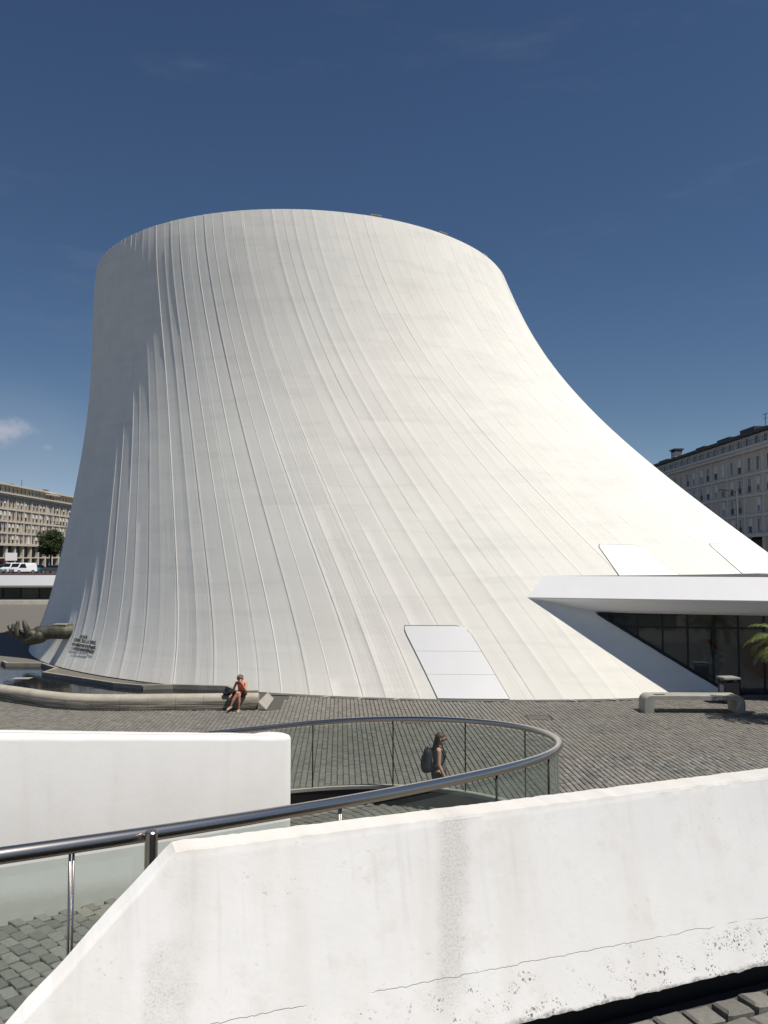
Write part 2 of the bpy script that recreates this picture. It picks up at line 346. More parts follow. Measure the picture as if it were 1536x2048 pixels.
# ------------------------------------------------------------------ mesh helpers
class MB:
    def __init__(s): s.v = []; s.f = []; s.uv = None; s.tone = None
    def add(s, vs, fs):
        o = len(s.v); s.v += [tuple(p) for p in vs]; s.f += [tuple(i + o for i in f) for f in fs]; return s
    def box(s, x0, x1, y0, y1, z0, z1):
        return s.add([(x0, y0, z0), (x1, y0, z0), (x1, y1, z0), (x0, y1, z0), (x0, y0, z1), (x1, y0, z1), (x1, y1, z1), (x0, y1, z1)],
                     [(3, 2, 1, 0), (4, 5, 6, 7), (0, 1, 5, 4), (1, 2, 6, 5), (2, 3, 7, 6), (3, 0, 4, 7)])
    def prism(s, pts, h0, h1):                 # polygon in XY extruded in Z
        n = len(pts)
        return s.add([(x, y, h0) for x, y in pts] + [(x, y, h1) for x, y in pts],
                     [tuple(range(n))[::-1], tuple(range(n, 2 * n))] + [(i, (i + 1) % n, n + (i + 1) % n, n + i) for i in range(n)])
    def tube(s, pts, rad, n=10, caps=True):
        pts = [Vector(p) for p in pts]; k = len(pts); rads = rad if isinstance(rad, (list, tuple)) else [rad] * k
        prev = None; vs = []; fs = []
        for i, p in enumerate(pts):
            d = (pts[min(i + 1, k - 1)] - pts[max(i - 1, 0)]).normalized()
            if prev is None: a = d.orthogonal().normalized()
            else: a = (prev - d * prev.dot(d)); a = a.normalized() if a.length > 1e-6 else d.orthogonal().normalized()
            prev = a; c = d.cross(a)
            for j in range(n):
                an = 2 * math.pi * j / n; vs.append(p + (a * math.cos(an) + c * math.sin(an)) * rads[i])
        for i in range(k - 1):
            for j in range(n): fs.append((i * n + j, i * n + (j + 1) % n, (i + 1) * n + (j + 1) % n, (i + 1) * n + j))
        if caps: fs.append(tuple(range(n))[::-1]); fs.append(tuple(range((k - 1) * n, k * n)))
        return s.add(vs, fs)
    def lathe(s, prof, c=(0, 0, 0), n=24):
        vs = []; fs = []
        for r, z in prof:
            for j in range(n):
                a = 2 * math.pi * j / n; vs.append((c[0] + r * math.cos(a), c[1] + r * math.sin(a), c[2] + z))
        for i in range(len(prof) - 1):
            for j in range(n): fs.append((i * n + j, i * n + (j + 1) % n, (i + 1) * n + (j + 1) % n, (i + 1) * n + j))
        fs.append(tuple(range(n))[::-1]); fs.append(tuple(range((len(prof) - 1) * n, len(prof) * n)))
        return s.add(vs, fs)
    def capsule(s, a, b, ra, rb, n=12, sq=None):  # tapered capsule with round ends
        a, b = Vector(a), Vector(b); d = b - a; L = d.length; d = d.normalized() if L > 1e-6 else Vector((0, 0, 1))
        pts = []; rads = []
        for i in range(5):
            an = math.pi / 2 * (1 - i / 4); pts.append(a - d * ra * math.sin(an)); rads.append(max(ra * math.cos(an), ra * .02))
        for i in range(5):
            an = math.pi / 2 * i / 4; pts.append(b + d * rb * math.sin(an)); rads.append(max(rb * math.cos(an), rb * .02))
        return s.tube(pts, rads, n)
    def ell(s, c, r, n=14):                    # ellipsoid
        m = bmesh.new(); bmesh.ops.create_uvsphere(m, u_segments=n, v_segments=n // 2 + 1, radius=1.0)
        vs = [(c[0] + v.co.x * r[0], c[1] + v.co.y * r[1], c[2] + v.co.z * r[2]) for v in m.verts]; m.verts.index_update()
        fs = [tuple(v.index for v in f.verts) for f in m.faces]; m.free(); return s.add(vs, fs)
    def mesh(s, name, mat, smooth=False):
        me = bpy.data.meshes.new(name); me.from_pydata(s.v, [], s.f)
        if s.uv is not None:
            lay = me.uv_layers.new(name='UVMap'); idx = np.empty(len(me.loops), dtype=np.int32); me.loops.foreach_get('vertex_index', idx)
            lay.data.foreach_set('uv', np.asarray(s.uv, dtype=np.float32)[idx].ravel())
        if s.tone is not None:
            a = me.attributes.new('tone', 'FLOAT', 'POINT'); a.data.foreach_set('value', np.asarray(s.tone, dtype=np.float32))
        if mat: me.materials.append(M[mat])
        if smooth: me.polygons.foreach_set('use_smooth', [True] * len(me.polygons))
        me.update(); return me
    def build(s, name, mat, parent=None, smooth=False, bevel=0.0, loc=None, auto=None):
        me = s.mesh(name, mat, smooth)
        if bevel: bevel_mesh(me, bevel)
        if auto is not None:
            bm = bmesh.new(); bm.from_mesh(me)
            for f in bm.faces: f.smooth = True
            for ed in bm.edges:
                if len(ed.link_faces) != 2 or ed.calc_face_angle(0) > auto: ed.smooth = False
            bm.to_mesh(me); bm.free()
        return link(name, me, parent, loc)
def bevel_mesh(me, w, seg=2):
    bm = bmesh.new(); bm.from_mesh(me); bmesh.ops.remove_doubles(bm, verts=bm.verts, dist=1e-5)
    es = [e_ for e_ in bm.edges if len(e_.link_faces) == 2 and e_.calc_face_angle(0) > 0.4]
    bmesh.ops.bevel(bm, geom=es, offset=w, segments=seg, affect='EDGES', profile=0.6); bm.to_mesh(me); bm.free()
def link(name, me, parent=None, loc=None):
    o = bpy.data.objects.new(name, me); COL.objects.link(o)
    if parent is not None: o.parent = parent
    if loc is not None: o.location = loc
    return o
def thing(name, label, cat, loc=(0, 0, 0), rz=0.0, group=None):
    o = bpy.data.objects.new(name, None); COL.objects.link(o); o.location = loc; o.rotation_euler = (0, 0, rz); o.empty_display_size = 0.3
    return tag(o, label, cat, group)
def tag(o, label, cat, group=None):
    o['label'] = label; o['category'] = cat
    if group: o['group'] = group
    return o
def struct(o): o['kind'] = 'structure'; return o
def stuff(o): o['kind'] = 'stuff'; return o
def remesh(mb, name, mat, voxel, parent=None, smooth_it=4, loc=None):
    me = mb.mesh(name + '_raw', None); ob = bpy.data.objects.new(name + '_raw', me); COL.objects.link(ob)
    md = ob.modifiers.new('r', 'REMESH'); md.mode = 'VOXEL'; md.voxel_size = voxel; md.use_smooth_shade = True
    if smooth_it:
        sm = ob.modifiers.new('s', 'SMOOTH'); sm.iterations = smooth_it; sm.factor = 0.5
    dg = bpy.context.evaluated_depsgraph_get(); out = bpy.data.meshes.new_from_object(ob.evaluated_get(dg))
    bpy.data.objects.remove(ob); bpy.data.meshes.remove(me)
    out.name = name; out.materials.clear(); out.materials.append(M[mat])
    out.polygons.foreach_set('use_smooth', [True] * len(out.polygons))
    return link(name, out, parent, loc)

# ------------------------------------------------------------------ the ground
def sheet(name, x0, x1, y0, y1, z, mat):
    return struct(MB().add([(x0, y0, z), (x1, y0, z), (x1, y1, z), (x0, y1, z)], [(0, 1, 2, 3)]).build(name, mat))
sheet('ground', -3000, 3000, -500, 5000, -0.30, 'plaza_far')
plaza = sheet('plaza', -120, 120, 3.0, 118, -0.045, 'plaza_far')

# the shell of the theatre: centre and radius as polynomials of the relative height
PC = [4.8131, 1.7833, -1.1641, -3.4815, -4.8254]; PY = [57.6252, 54.779, 52.7148, 51.225, 50.4614]
PR = [26.9991, 22.522, 18.7848, 15.651, 13.5125, 12.2755]; HT, TILT = 21.2111, -0.3792
def poly(k):
    n = len(k); return np.linalg.solve(np.vander(np.linspace(0, 1, n), n), np.array(k))
CC, CY, CR = poly(PC), poly(PY), poly(PR)
def S(th, tt, off=0.0):
    r = np.polyval(CR, tt) + off
    return np.stack([np.polyval(CC, tt) + r * np.sin(th), np.polyval(CY, tt) - r * np.cos(th), tt * (HT - TILT * np.cos(th))], -1)
def SN(th, tt):
    h_ = 1e-4; a = S(th + h_, tt) - S(th - h_, tt); c_ = S(th, tt + h_) - S(th, tt - h_); n_ = np.cross(a, c_)
    return n_ / np.linalg.norm(n_, axis=-1, keepdims=True)
def inside_base(x, y, m=0.0): return (x - PC[0]) ** 2 + (y - PY[0]) ** 2 < (PR[0] + m) ** 2

# pool outline (front kerb line and zig-zag back wall)
KERB = [(-16.4, 34.6), (-15.75, 33.0), (-14.85, 31.40), (-13.2, 30.25), (-11.6, 29.25), (-10.6, 28.85), (-9.5, 28.70), (-7.6, 28.75), (-4.34, 29.02)]
BACK = [(-20.5, 38.0), (-17.5, 38.4), (-17.0, 37.7), (-15.35, 37.6), (-14.14, 36.1), (-14.12, 34.72), (-10.19, 31.75), (-8.91, 31.15), (-7.86, 31.35), (-5.79, 30.97), (-5.2, 29.9), (-4.44, 29.95)]
POOL = KERB + BACK[::-1][0:] 
POOLP = [(-16.4, 34.6)] + KERB[1:] + [(-4.44, 29.95)] + BACK[::-1][1:]
def in_poly(x, y, P):
    c_ = False; j = len(P) - 1
    for i in range(len(P)):
        xi, yi = P[i]; xj, yj = P[j]
        if (yi > y) != (yj > y) and x < (xj - xi) * (y - yi) / (yj - yi) + xi: c_ = not c_
        j = i
    return c_

# setts of the plaza: rows running away from the camera, staggered cross joints
CAMP = (math.cos(R(3.14)), math.sin(R(3.14)))
def proj(x, y, z):
    z = z - 5.2; d = y * CAMP[0] + z * CAMP[1]; u = -y * CAMP[1] + z * CAMP[0]
    return 768 + 1657 * x / d, 1024 - 1657 * u / d
MANHOLES = [(4.62, 5.45, 26.9, 27.65), (0.55, 1.45, 26.4, 27.2)]
cells = []
ca, sa = math.cos(R(3.0)), math.sin(R(3.0))
row = 0; pitch = 0.142
for i in range(-150, 150):
    a_ = i * pitch; bpos = 12.0 + random.random() * 0.2
    while bpos < 34.0:
        ln = 0.21 + random.random() * 0.05
        bm_ = bpos + ln / 2; x = a_ * ca - bm_ * sa + 1.0; y = a_ * sa + bm_ * ca
        bpos += ln
        if abs(x) > 0.49 * y + 0.6 or y < 12.2: continue
        if inside_base(x, y, 0.42): continue
        if x < -3.6 and y > 28.0 and (in_poly(x, y, POOLP) or y > 28.55 - 0.0 * x and x > -15.5 and y > (28.5 if x > -10 else 28.5 - (x + 10) * 0.55)): continue
        if any(m0 < x < m1 and n0 < y < n1 for m0, m1, n0, n1 in MANHOLES): continue
        px, py = proj(x, y, 0)
        if py > 1640: continue
        cells.append((x, y, ln, py, px))
def wall_line(px): return 1680 - (px - 340) * 0.1254
vis = [c_ for c_ in cells if 1128 < c_[4] < 1530 and c_[3] < wall_line(c_[4]) - 3]
vis.sort(key=lambda c_: -c_[3]); near = set(id(c_) for c_ in vis[:290])
def sett_mesh(wx, wy, hz, seed, n=8, cham=0.010, jit=0.006):
    r_ = random.Random(seed); mb = MB(); ring = []
    base = []
    for j in range(n):
        an = 2 * math.pi * (j + 0.5) / n; cx_, sx_ = math.cos(an), math.sin(an)
        q = 0.22
        base.append((wx / 2 * math.copysign(abs(cx_) ** q, cx_) + r_.uniform(-jit, jit), wy / 2 * math.copysign(abs(sx_) ** q, sx_) + r_.uniform(-jit, jit)))
    vs = [(x, y, -hz) for x, y in base]
    vs += [(x, y, -cham * 0.9 + r_.uniform(-.002, .002)) for x, y in base]
    f_ = lambda v_, w_: math.copysign(max(abs(v_) - cham, 0), v_)
    vs += [(f_(x, wx), f_(y, wy), 0.0 + 0.02 * x * r_.uniform(.5, 1)) for x, y in base]
    fs = []
    for k_ in range(2):
        for j in range(n): fs.append((k_ * n + j, k_ * n + (j + 1) % n, (k_ + 1) * n + (j + 1) % n, (k_ + 1) * n + j))
    fs += [tuple(2 * n + j for j in range(n))]
    return mb.add(vs, fs)
protos = [sett_mesh(pitch - 0.024, 0.215, 0.04, 100 + i).mesh('sett', 'sett', True) for i in range(6)]
def sheet_at(name, x0, x1, y0, y1, z, mat, parent):
    return MB().add([(x0, y0, z), (x1, y0, z), (x1, y1, z), (x0, y1, z)], [(0, 1, 2, 3)]).build(name, mat, parent)
sheet_at('joint_bed', -17.5, 17.5, 11.5, 35, -0.026, 'joint_dirt', plaza)
V_, F_, T_ = [], [], []
hx = (pitch - 0.019) / 2
for c_ in cells:
    x, y, ln, py, px = c_
    z = random.gauss(0, 0.0025)
    if id(c_) in near:
        o = link('sett', random.choice(protos), plaza, (x, y, z)); o.rotation_euler = (random.gauss(0, .012), random.gauss(0, .012), R(3) + random.gauss(0, .02) + (math.pi if random.random() < .5 else 0)); o.scale = (1, (ln - 0.012) / 0.215, 1)
        continue
    hy = (ln - 0.006) / 2; o_ = len(V_); w_ = hx + random.uniform(-.005, .003); tl = [random.gauss(0, .002) for _ in range(4)]
    an = R(3) + random.gauss(0, .012); c1, s1 = math.cos(an), math.sin(an)
    for zz, k_ in ((-0.03, 1.0), (0.0, 0.93)):
        for q, (sx, sy) in enumerate(((-1, -1), (1, -1), (1, 1), (-1, 1))):
            lx, ly = sx * w_ * k_, sy * (hy - (0 if k_ == 1 else 0.004))
            V_.append((x + lx * c1 - ly * s1, y + lx * s1 + ly * c1, z + zz + (tl[q] if zz == 0 else 0)))
    F_ += [(o_ + 4, o_ + 5, o_ + 6, o_ + 7)] + [(o_ + j, o_ + (j + 1) % 4, o_ + 4 + (j + 1) % 4, o_ + 4 + j) for j in range(4)]
    tn = random.random(); T_ += [tn] * 8
mb = MB(); mb.v, mb.f, mb.tone = V_, F_, T_
stuff(mb.build('sett_field', 'sett_many', plaza))

# covers let into the paving
for (x0, x1, y0, y1), lb in zip(MANHOLES, ('flat grey cover plate in the paving right of the glass ramp', 'flat grey cover plate in the paving seen just above the handrail')):
    mt = thing('access_cover', lb, 'cover', ((x0 + x1) / 2, (y0 + y1) / 2, 0), group='access covers in the paving')
    w_, d_ = (x1 - x0) / 2, (y1 - y0) / 2
    fr_ = MB().box(-w_, w_, -d_, -d_ + .04, -.03, .004).box(-w_, w_, d_ - .04, d_, -.03, .004).box(-w_, -w_ + .04, -d_ + .04, d_ - .04, -.03, .004).box(w_ - .04, w_, -d_ + .04, d_ - .04, -.03, .004)
    fr_.build('frame', 'black_steel', mt)
    MB().box(-w_ + .05, w_ - .05, -d_ + .05, d_ - .05, -.03, .002).build('plate', 'gutter', mt)

# ------------------------------------------------------------------ street level: near terrace and far street
struct(MB().box(-500, 500, 119, 1500, -0.2, 2.40).build('street', 'asphalt'))
WA = np.array([0.63967, 2.86171]); WD = np.array([0.92916, 0.36967]); WN = np.array([-0.36967, 0.92916])
def wl(tt, off, z): p_ = WA + WD * tt + WN * off; return (p_[0], p_[1], z)
terr = [wl(-2.3, 0.22, 0)[:2], wl(9, 0.22, 0)[:2], wl(9, -9, 0)[:2], wl(-2.3, -9, 0)[:2]]
upper = struct(MB().prism(terr, -0.2, 3.565).build('upper_pavement', 'joint_dirt'))
protos_u = [sett_mesh(0.112, 0.098, 0.05, 300 + i, n=12, cham=0.009, jit=0.006).mesh('sett', 'sett', False) for i in range(7)]
cnt = 0
for r_i in range(0, 7):
    for c_i in range(0, 26):
        off = -0.045 - r_i * 0.112; tt = -0.75 + c_i * 0.126 + (0.063 if r_i % 2 else 0) + random.gauss(0, .004)
        px, py = proj(*wl(tt, off, 3.6))
        if px < 950 or px > 1750 or py > 2330: continue
        o = link('sett', random.choice(protos_u), upper, wl(tt, off, 3.60 + random.gauss(0, .003)))
        o.rotation_euler = (random.gauss(0, .03), random.gauss(0, .03), math.atan2(WD[1], WD[0]) + random.gauss(0, .03) + random.choice((0, math.pi))); o.scale = (random.uniform(.95, 1.03), random.uniform(.94, 1.03), 1)

# ------------------------------------------------------------------ ramp: plan path with a hairpin, 10 % fall
PR_ = [-1.79844, 3.76541, 0.766418, 0.0, 0.0459418, 5.276462, 0.298456, 3.158190, 3.859544, -0.101144]
DS = 0.02
def ramp_path():
    s_ = np.arange(0, 24, DS); kf = PR_[4] + PR_[6] * 0
    k_ = PR_[4] + (PR_[6] - PR_[4]) / (1 + np.exp(-(s_ - PR_[5]) / .5))
    h_ = np.minimum(PR_[2] + np.cumsum(k_) * DS, PR_[7])
    x = PR_[0] + np.cumsum(np.cos(h_)) * DS; y = PR_[1] + np.cumsum(np.sin(h_)) * DS
    sp = np.arange(-5, 0, DS); x0 = PR_[0] + math.cos(PR_[2]) * sp; y0 = PR_[1] + math.sin(PR_[2]) * sp
    s2 = np.concatenate([sp, s_]); return s2, np.concatenate([x0, x]), np.concatenate([y0, y]), np.concatenate([np.full(len(sp), PR_[2]), h_]), PR_[8] + PR_[9] * s2
PS, PX, PYY, PH, PZ = ramp_path()
def rp(s_, w_=0.0, dz=0.0):                   # point on the ramp: s along, w to the inner side, dz from the rail axis
    x = np.interp(s_, PS, PX); y = np.interp(s_, PS, PYY); h_ = np.interp(s_, PS, PH); z = np.interp(s_, PS, PZ)
    return (x - math.sin(h_) * w_, y + math.cos(h_) * w_, z + dz)
RW, RF = 2.5, -1.24
# ramp body
ss = np.arange(-4.8, 23.9, 0.2); mb = MB(); n = len(ss)
for s_ in ss:
    a_, b2 = rp(s_, 0.06, RF - 0.03), rp(s_, RW + 0.1, RF - 0.03)
    mb.v += [a_, b2, (a_[0], a_[1], -0.2), (b2[0], b2[1], -0.2)]
for i in range(n - 1):
    q = i * 4; mb.f += [(q, q + 4, q + 5, q + 1), (q + 2, q + 6, q + 4, q), (q + 1, q + 5, q + 7, q + 3)]
mb.f += [(0, 1, 3, 2), (4 * n - 4, 4 * n - 2, 4 * n - 1, 4 * n - 3)]
ramp = struct(mb.build('ramp', 'joint_dirt'))
protos_r = [sett_mesh(0.145, 0.093, 0.05, 500 + i, n=12, cham=0.006, jit=0.005).mesh('sett', 'sett', False) for i in range(7)]
V_, F_, T_ = [], [], []; nr = 0
s_ = -3.4; ri = 0
while s_ < 16.5:
    w_ = 0.16 + (0.08 if ri % 2 else 0.0)
    while w_ < RW - 0.02:
        scl = 1.0
        x, y, z = rp(s_, w_, RF + random.gauss(0, .003)); px, py = proj(x, y, z); an = np.interp(s_, PS, PH) - math.pi / 2
        if -60 < px < 300 and 1770 < py < 2110 and s_ < 4:
            o = link('sett', random.choice(protos_r), ramp, (x, y, z)); nr += 1
            o.rotation_euler = (random.gauss(0, .02), random.gauss(0, .02), an + random.gauss(0, .03) + random.choice((0, math.pi))); o.scale = (random.uniform(.93, 1.02), random.uniform(.93, 1.03), 1)
        else:
            o_ = len(V_); c1, s1 = math.cos(an), math.sin(an)
            for zz, k_ in ((-0.04, 1.0), (0.0, 0.9)):
                for sx, sy in ((-1, -1), (1, -1), (1, 1), (-1, 1)):
                    lx, ly = sx * .074 * k_, sy * .047 * k_; V_.append((x + lx * c1 - ly * s1, y + lx * s1 + ly * c1, z + zz))
            F_ += [(o_ + 4, o_ + 5, o_ + 6, o_ + 7)] + [(o_ + j, o_ + (j + 1) % 4, o_ + 4 + (j + 1) % 4, o_ + 4 + j) for j in range(4)]; T_ += [random.random()] * 8
        w_ += 0.163
    s_ += 0.110; ri += 1
mb = MB(); mb.v, mb.f, mb.tone = V_, F_, T_; stuff(mb.build('sett_field', 'sett_many', ramp))

# white core wall of the ramp with its rounded end
SE = 4.50; TH_W = 0.46
def wdz(s_): return 0.095 - 0.047 * (s_ - 1.0)
path = [(s_, RW) for s_ in np.arange(-4.8, SE, 0.1)] + [(SE, RW)]
side_a = [rp(s_, RW, wdz(s_)) for s_ in np.arange(-4.8, SE + .001, 0.1)]
side_b = [rp(s_, RW + TH_W, wdz(s_)) for s_ in np.arange(-4.8, SE + .001, 0.1)]
hE = np.interp(SE, PS, PH); pE = rp(SE, RW + TH_W / 2, wdz(SE))
arc = []
for i in range(1, 14):
    an = hE - math.pi / 2 + math.pi * i / 14; arc.append((pE[0] + TH_W / 2 * math.cos(an), pE[1] + TH_W / 2 * math.sin(an), pE[2]))
loop = side_a + arc + side_b[::-1]
# UV: running length and height above the ramp
def wall_top(p_, s_guess): return p_[2] + 0.02
mb = MB(); L = len(loop); run = 0; uvs = []
rb = 0.03
cen = [((a_[0] + b2[0]) / 2, (a_[1] + b2[1]) / 2) for a_, b2 in zip(side_a, side_b)]
def inset(i, d):
    p_ = loop[i]; na = len(side_a)
    if i < na: c_ = cen[i]
    elif i < na + len(arc): c_ = (pE[0], pE[1])
    else: c_ = cen[L - 1 - i]
    v_ = Vector((c_[0] - p_[0], c_[1] - p_[1])); 
    return (p_[0] + v_.x / v_.length * d, p_[1] + v_.y / v_.length * d)
ringsd = [(0.0, -1.6), (0.0, -0.8), (0.0, 0.0 - rb + .02), (0.009, .02 - .009), (rb, 0.02), (TH_W / 2 - 0.005, 0.022)]
for d_, dz in ringsd:
    run = 0
    for i in range(L):
        x, y = inset(i, d_); z = loop[i][2] + dz + 0.006 * mnoise.noise(Vector((x * 3, y * 3, dz)))
        mb.v.append((x, y, z)); uvs.append((run, dz + 1.24 - d_))
        if i < L - 1: run += math.dist(loop[i][:2], loop[i + 1][:2])
for k_ in range(len(ringsd) - 1):
    for i in range(L - 1): mb.f.append((k_ * L + i, k_ * L + i + 1, (k_ + 1) * L + i + 1, (k_ + 1) * L + i))
mb.uv = uvs
tag(mb.build('ramp_wall', 'ramp_wall', smooth=True), 'smooth white ramp wall with rounded end behind the handrail at left', 'wall')

# ------------------------------------------------------------------ foreground parapet
par = thing('parapet_wall', 'large flaking white parapet wall across the foreground with a sloping cut end', 'wall', (0, 0, 0))
ZB = 3.60; TE0 = -1.30; HC, BT, WT = 0.725, 0.150, 0.105      # crest height, batter, width of the top
KF = np.concatenate([np.linspace(0, 1, 36)]); cols = np.concatenate([np.linspace(-2.30, 2.6, 260), np.linspace(2.8, 8.5, 20)])
mb = MB(); uvs = []; nc = len(cols)
def nz_(x, y, z): return mnoise.noise(Vector((x, y, z)))
for ci, tt in enumerate(cols):
    cap = HC if tt > TE0 else HC + (tt - TE0) * 0.895
    chip = 0.0030 * nz_(tt * 14, 0, 3) + 0.0022 * nz_(tt * 41, 1, 3) + (0.0 if tt > TE0 else 0.006 * nz_(tt * 9, 5, 3)) - 0.010 * max(0, nz_(tt * 6, 9, 3) - .35)
    cap += chip; colv = []
    for k_ in KF:
        z = 0.085 + (cap - 0.012 - 0.085) * k_; off = BT * (z - 0.085) / (HC - 0.085)
        if k_ == 0: z += 0.008 * nz_(tt * 16, 2, 8) + 0.004 * nz_(tt * 50, 2, 8)
        off += 0.0020 * nz_(tt * 2, z * 3, 1) + 0.0007 * nz_(tt * 11, z * 11, 5)
        colv.append((off, z))
    oc = BT * (cap - 0.085) / (HC - 0.085)
    colv += [(oc + .002, cap - .004), (oc + .010, cap), (oc + .05, cap + .001), (oc + WT - .012, cap), (oc + WT - .002, cap - .006), (oc + WT, cap - .02), (oc + WT, 0.0), (oc + WT, -0.4)]
    for off, z in colv: mb.v.append(wl(tt, off, ZB + z)); uvs.append((tt, z - 0.085))
npf = len(colv)
for ci in range(nc - 1):
    for k_ in range(npf - 1): q = ci * npf + k_; mb.f.append((q, q + npf, q + npf + 1, q + 1))
# underside of the overhang
b0 = len(mb.v)
for tt in cols: mb.v.append(wl(tt, 0.10, ZB + 0.084)); uvs.append((tt, -0.03))
for ci in range(nc - 1): mb.f.append((ci * npf, b0 + ci, b0 + ci + 1, (ci + 1) * npf))
mb.uv = uvs; mb.build('wall_face', 'parapet', par, auto=0.35)
pl = MB(); a_, b2, c_, d_ = wl(-2.25, 0.09, 0), wl(8.5, 0.09, 0), wl(8.5, 0.24, 0), wl(-2.25, 0.24, 0)
pl.prism([a_[:2], b2[:2], c_[:2], d_[:2]], 3.3, 3.683).build('shadow_gap_strip', 'black_steel', par)

# ------------------------------------------------------------------ glass balustrade
bal = thing('glass_balustrade', 'curving glass balustrade with round steel handrail sweeping round the ramp', 'balustrade', rp(0, 0, -1.2))
bl = Vector(bal.location)
def brel(p_): return tuple(Vector(p_) - bl)
MB().tube([brel(rp(s_, 0, 0)) for s_ in np.arange(-4.6, 18.5, 0.12)], 0.038, 20).build('handrail', 'steel', bal, smooth=True)
joints = [-3.2, -1.4, 0.40, 2.2, 4.2, 5.5, 6.8, 8.15, 9.5, 10.8, 12.1, 13.4, 14.7, 16.0, 17.3]
for j0, j1 in zip(joints[:-1], joints[1:]):
    k_ = 14; mb = MB()
    sv = np.linspace(j0 + 0.012, j1 - 0.012, k_)
    for s_ in sv: mb.v += [brel(rp(s_, 0.006, -0.97)), brel(rp(s_, 0.006, -0.055)), brel(rp(s_, -0.006, -0.97)), brel(rp(s_, -0.006, -0.055))]
    for i in range(k_ - 1):
        q = i * 4; mb.f += [(q, q + 1, q + 5, q + 4)]
    mb.build('glass_pane', 'glass', bal, smooth=True)
for j0 in joints:
    a_ = rp(j0, 0.0, -1.06); mb = MB()
    if j0 < 3: mb.tube([brel(rp(j0 - .009, 0, -1.06)), brel(rp(j0 - .009, 0, -0.02))], 0.0065, 8); mb.tube([brel(rp(j0 + .009, 0, -1.06)), brel(rp(j0 + .009, 0, -0.02))], 0.0065, 8)
    else: mb.tube([brel(rp(j0, 0, -1.02)), brel(rp(j0, 0, -0.02))], 0.010, 8)
    mb.build('baluster', 'steel' if j0 < 3 else 'black_steel', bal, smooth=True)
# coping under the glass and dark kerb plate
mb = MB(); ks = np.arange(-4.7, 18.5, 0.12); 
for s_ in ks: mb.v += [brel(rp(s_, 0.055, -1.03)), brel(rp(s_, 0.055, -0.985)), brel(rp(s_, -0.055, -0.985)), brel(rp(s_, -0.055, -1.03))]
for i in range(len(ks) - 1):
    q = i * 4
    for j in range(4): mb.f.append((q + j, q + 4 + j, q + 4 + (j + 1) % 4, q + (j + 1) % 4))
mb.build('coping', 'concrete', bal)
mb = MB()
for s_ in ks: mb.v += [brel(rp(s_, 0.045, -1.5)), brel(rp(s_, 0.045, -1.032)), brel(rp(s_, -0.045, -1.032)), brel(rp(s_, -0.045, -1.5))]
for i in range(len(ks) - 1):
    q = i * 4
    for j in range(4): mb.f.append((q + j, q + 4 + j, q + 4 + (j + 1) % 4, q + (j + 1) % 4))
mb.build('kerb_plate', 'black_steel', bal)
pp = rp(0.78, -0.075, 0)
MB().tube([brel((pp[0], pp[1], pp[2] - 1.4)), brel((pp[0], pp[1], pp[2] + 0.030)), brel((pp[0], pp[1], pp[2] + 0.036))], [0.033, 0.033, 0.028], 20).build('end_post', 'steel', bal, auto=0.6)

# ------------------------------------------------------------------ the theatre shell
vol = thing('theatre_shell', 'huge white flaring concrete theatre shell with open rim and board marks', 'building', (PC[0], PY[0], 0))
vl = Vector(vol.location)
NS = 80
def TWI(th, l_): return R(1.5) * (1 - l_)
lev = np.concatenate([[0.0], np.linspace(0.012, 1.0, 52)])
for i in range(NS):
    th0 = -math.pi + 2 * math.pi * i / NS; th1 = th0 + 2 * math.pi / NS
    jit = random.gauss(0, 0.0025); wd = th1 - th0
    # across profile: seam groove, raised fillet, flat board field with one minor ridge
    k1 = random.uniform(0.42, 0.58); lf = min(max((-math.degrees(th0) + 4) / 26.0, 0.0), 1.0); tiltk = random.uniform(-0.002, 0.003) + lf * random.uniform(0.000, 0.006)
    fl = random.uniform(0.001, 0.006) + lf * random.choice((0.000, 0.003, 0.006, 0.012)); gr = random.uniform(0.001, 0.006)
    pr_ = [(0.0, -gr), (0.008, 0.0), (0.018, fl), (0.040, fl * .9), (0.056, 0.002), (0.11, 0.0), (0.20, 0.0), (0.31, 0.0), (k1 - .012, 0.0), (k1, random.uniform(0.001, 0.004 + .012 * lf)), (k1 + .014, 0.0), (0.69, 0.0), (0.80, 0.0), (0.90, 0.0), (0.975, random.uniform(-.002, .003 + .007 * lf)), (0.992, 0.0), (1.0, -gr)]
    mb = MB(); uvs = []; nk = len(pr_)
    flat = np.array([q for q, _ in pr_])
    wob = [mnoise.noise(Vector((i * 3.7, l_ * 9, 2))) * 0.004 + (0.006 if random.random() < .08 else 0) * random.uniform(-1, 1) for l_ in lev]
    for li, l_ in enumerate(lev):
        a0, a1 = th0 + TWI(th0, l_), th1 + TWI(th1, l_)
        A_, B_ = S(a0, l_), S(a1, l_); nn = SN((a0 + a1) / 2, max(min(l_, .999), .001))
        bul = (np.polyval(CR, l_) * (1 - math.cos(wd / 2))) * 0.96
        sh = mnoise.noise(Vector((i * 1.3, l_ * 6, 7))) * 0.006
        for q, h_ in pr_:
            qq = min(max(q + (sh if 0 < q < 1 else 0), 0), 1)
            P_ = A_ + (B_ - A_) * qq + nn * (h_ + jit + wob[li] + bul * (1 - (2 * qq - 1) ** 2) + (0.5 - qq) * tiltk)
            if l_ == 0.0 or l_ == 1.0: P_[2] = (A_ + (B_ - A_) * qq)[2]
            mb.v.append((P_[0] - vl.x, P_[1] - vl.y, P_[2])); uvs.append((i + qq, P_[2]))
    for li in range(len(lev) - 1):
        for q in range(nk - 1): a_ = li * nk + q; mb.f.append((a_, a_ + 1, a_ + nk + 1, a_ + nk))
    mb.uv = uvs
    mb.build('wall_strip', 'shell', vol, auto=0.35)
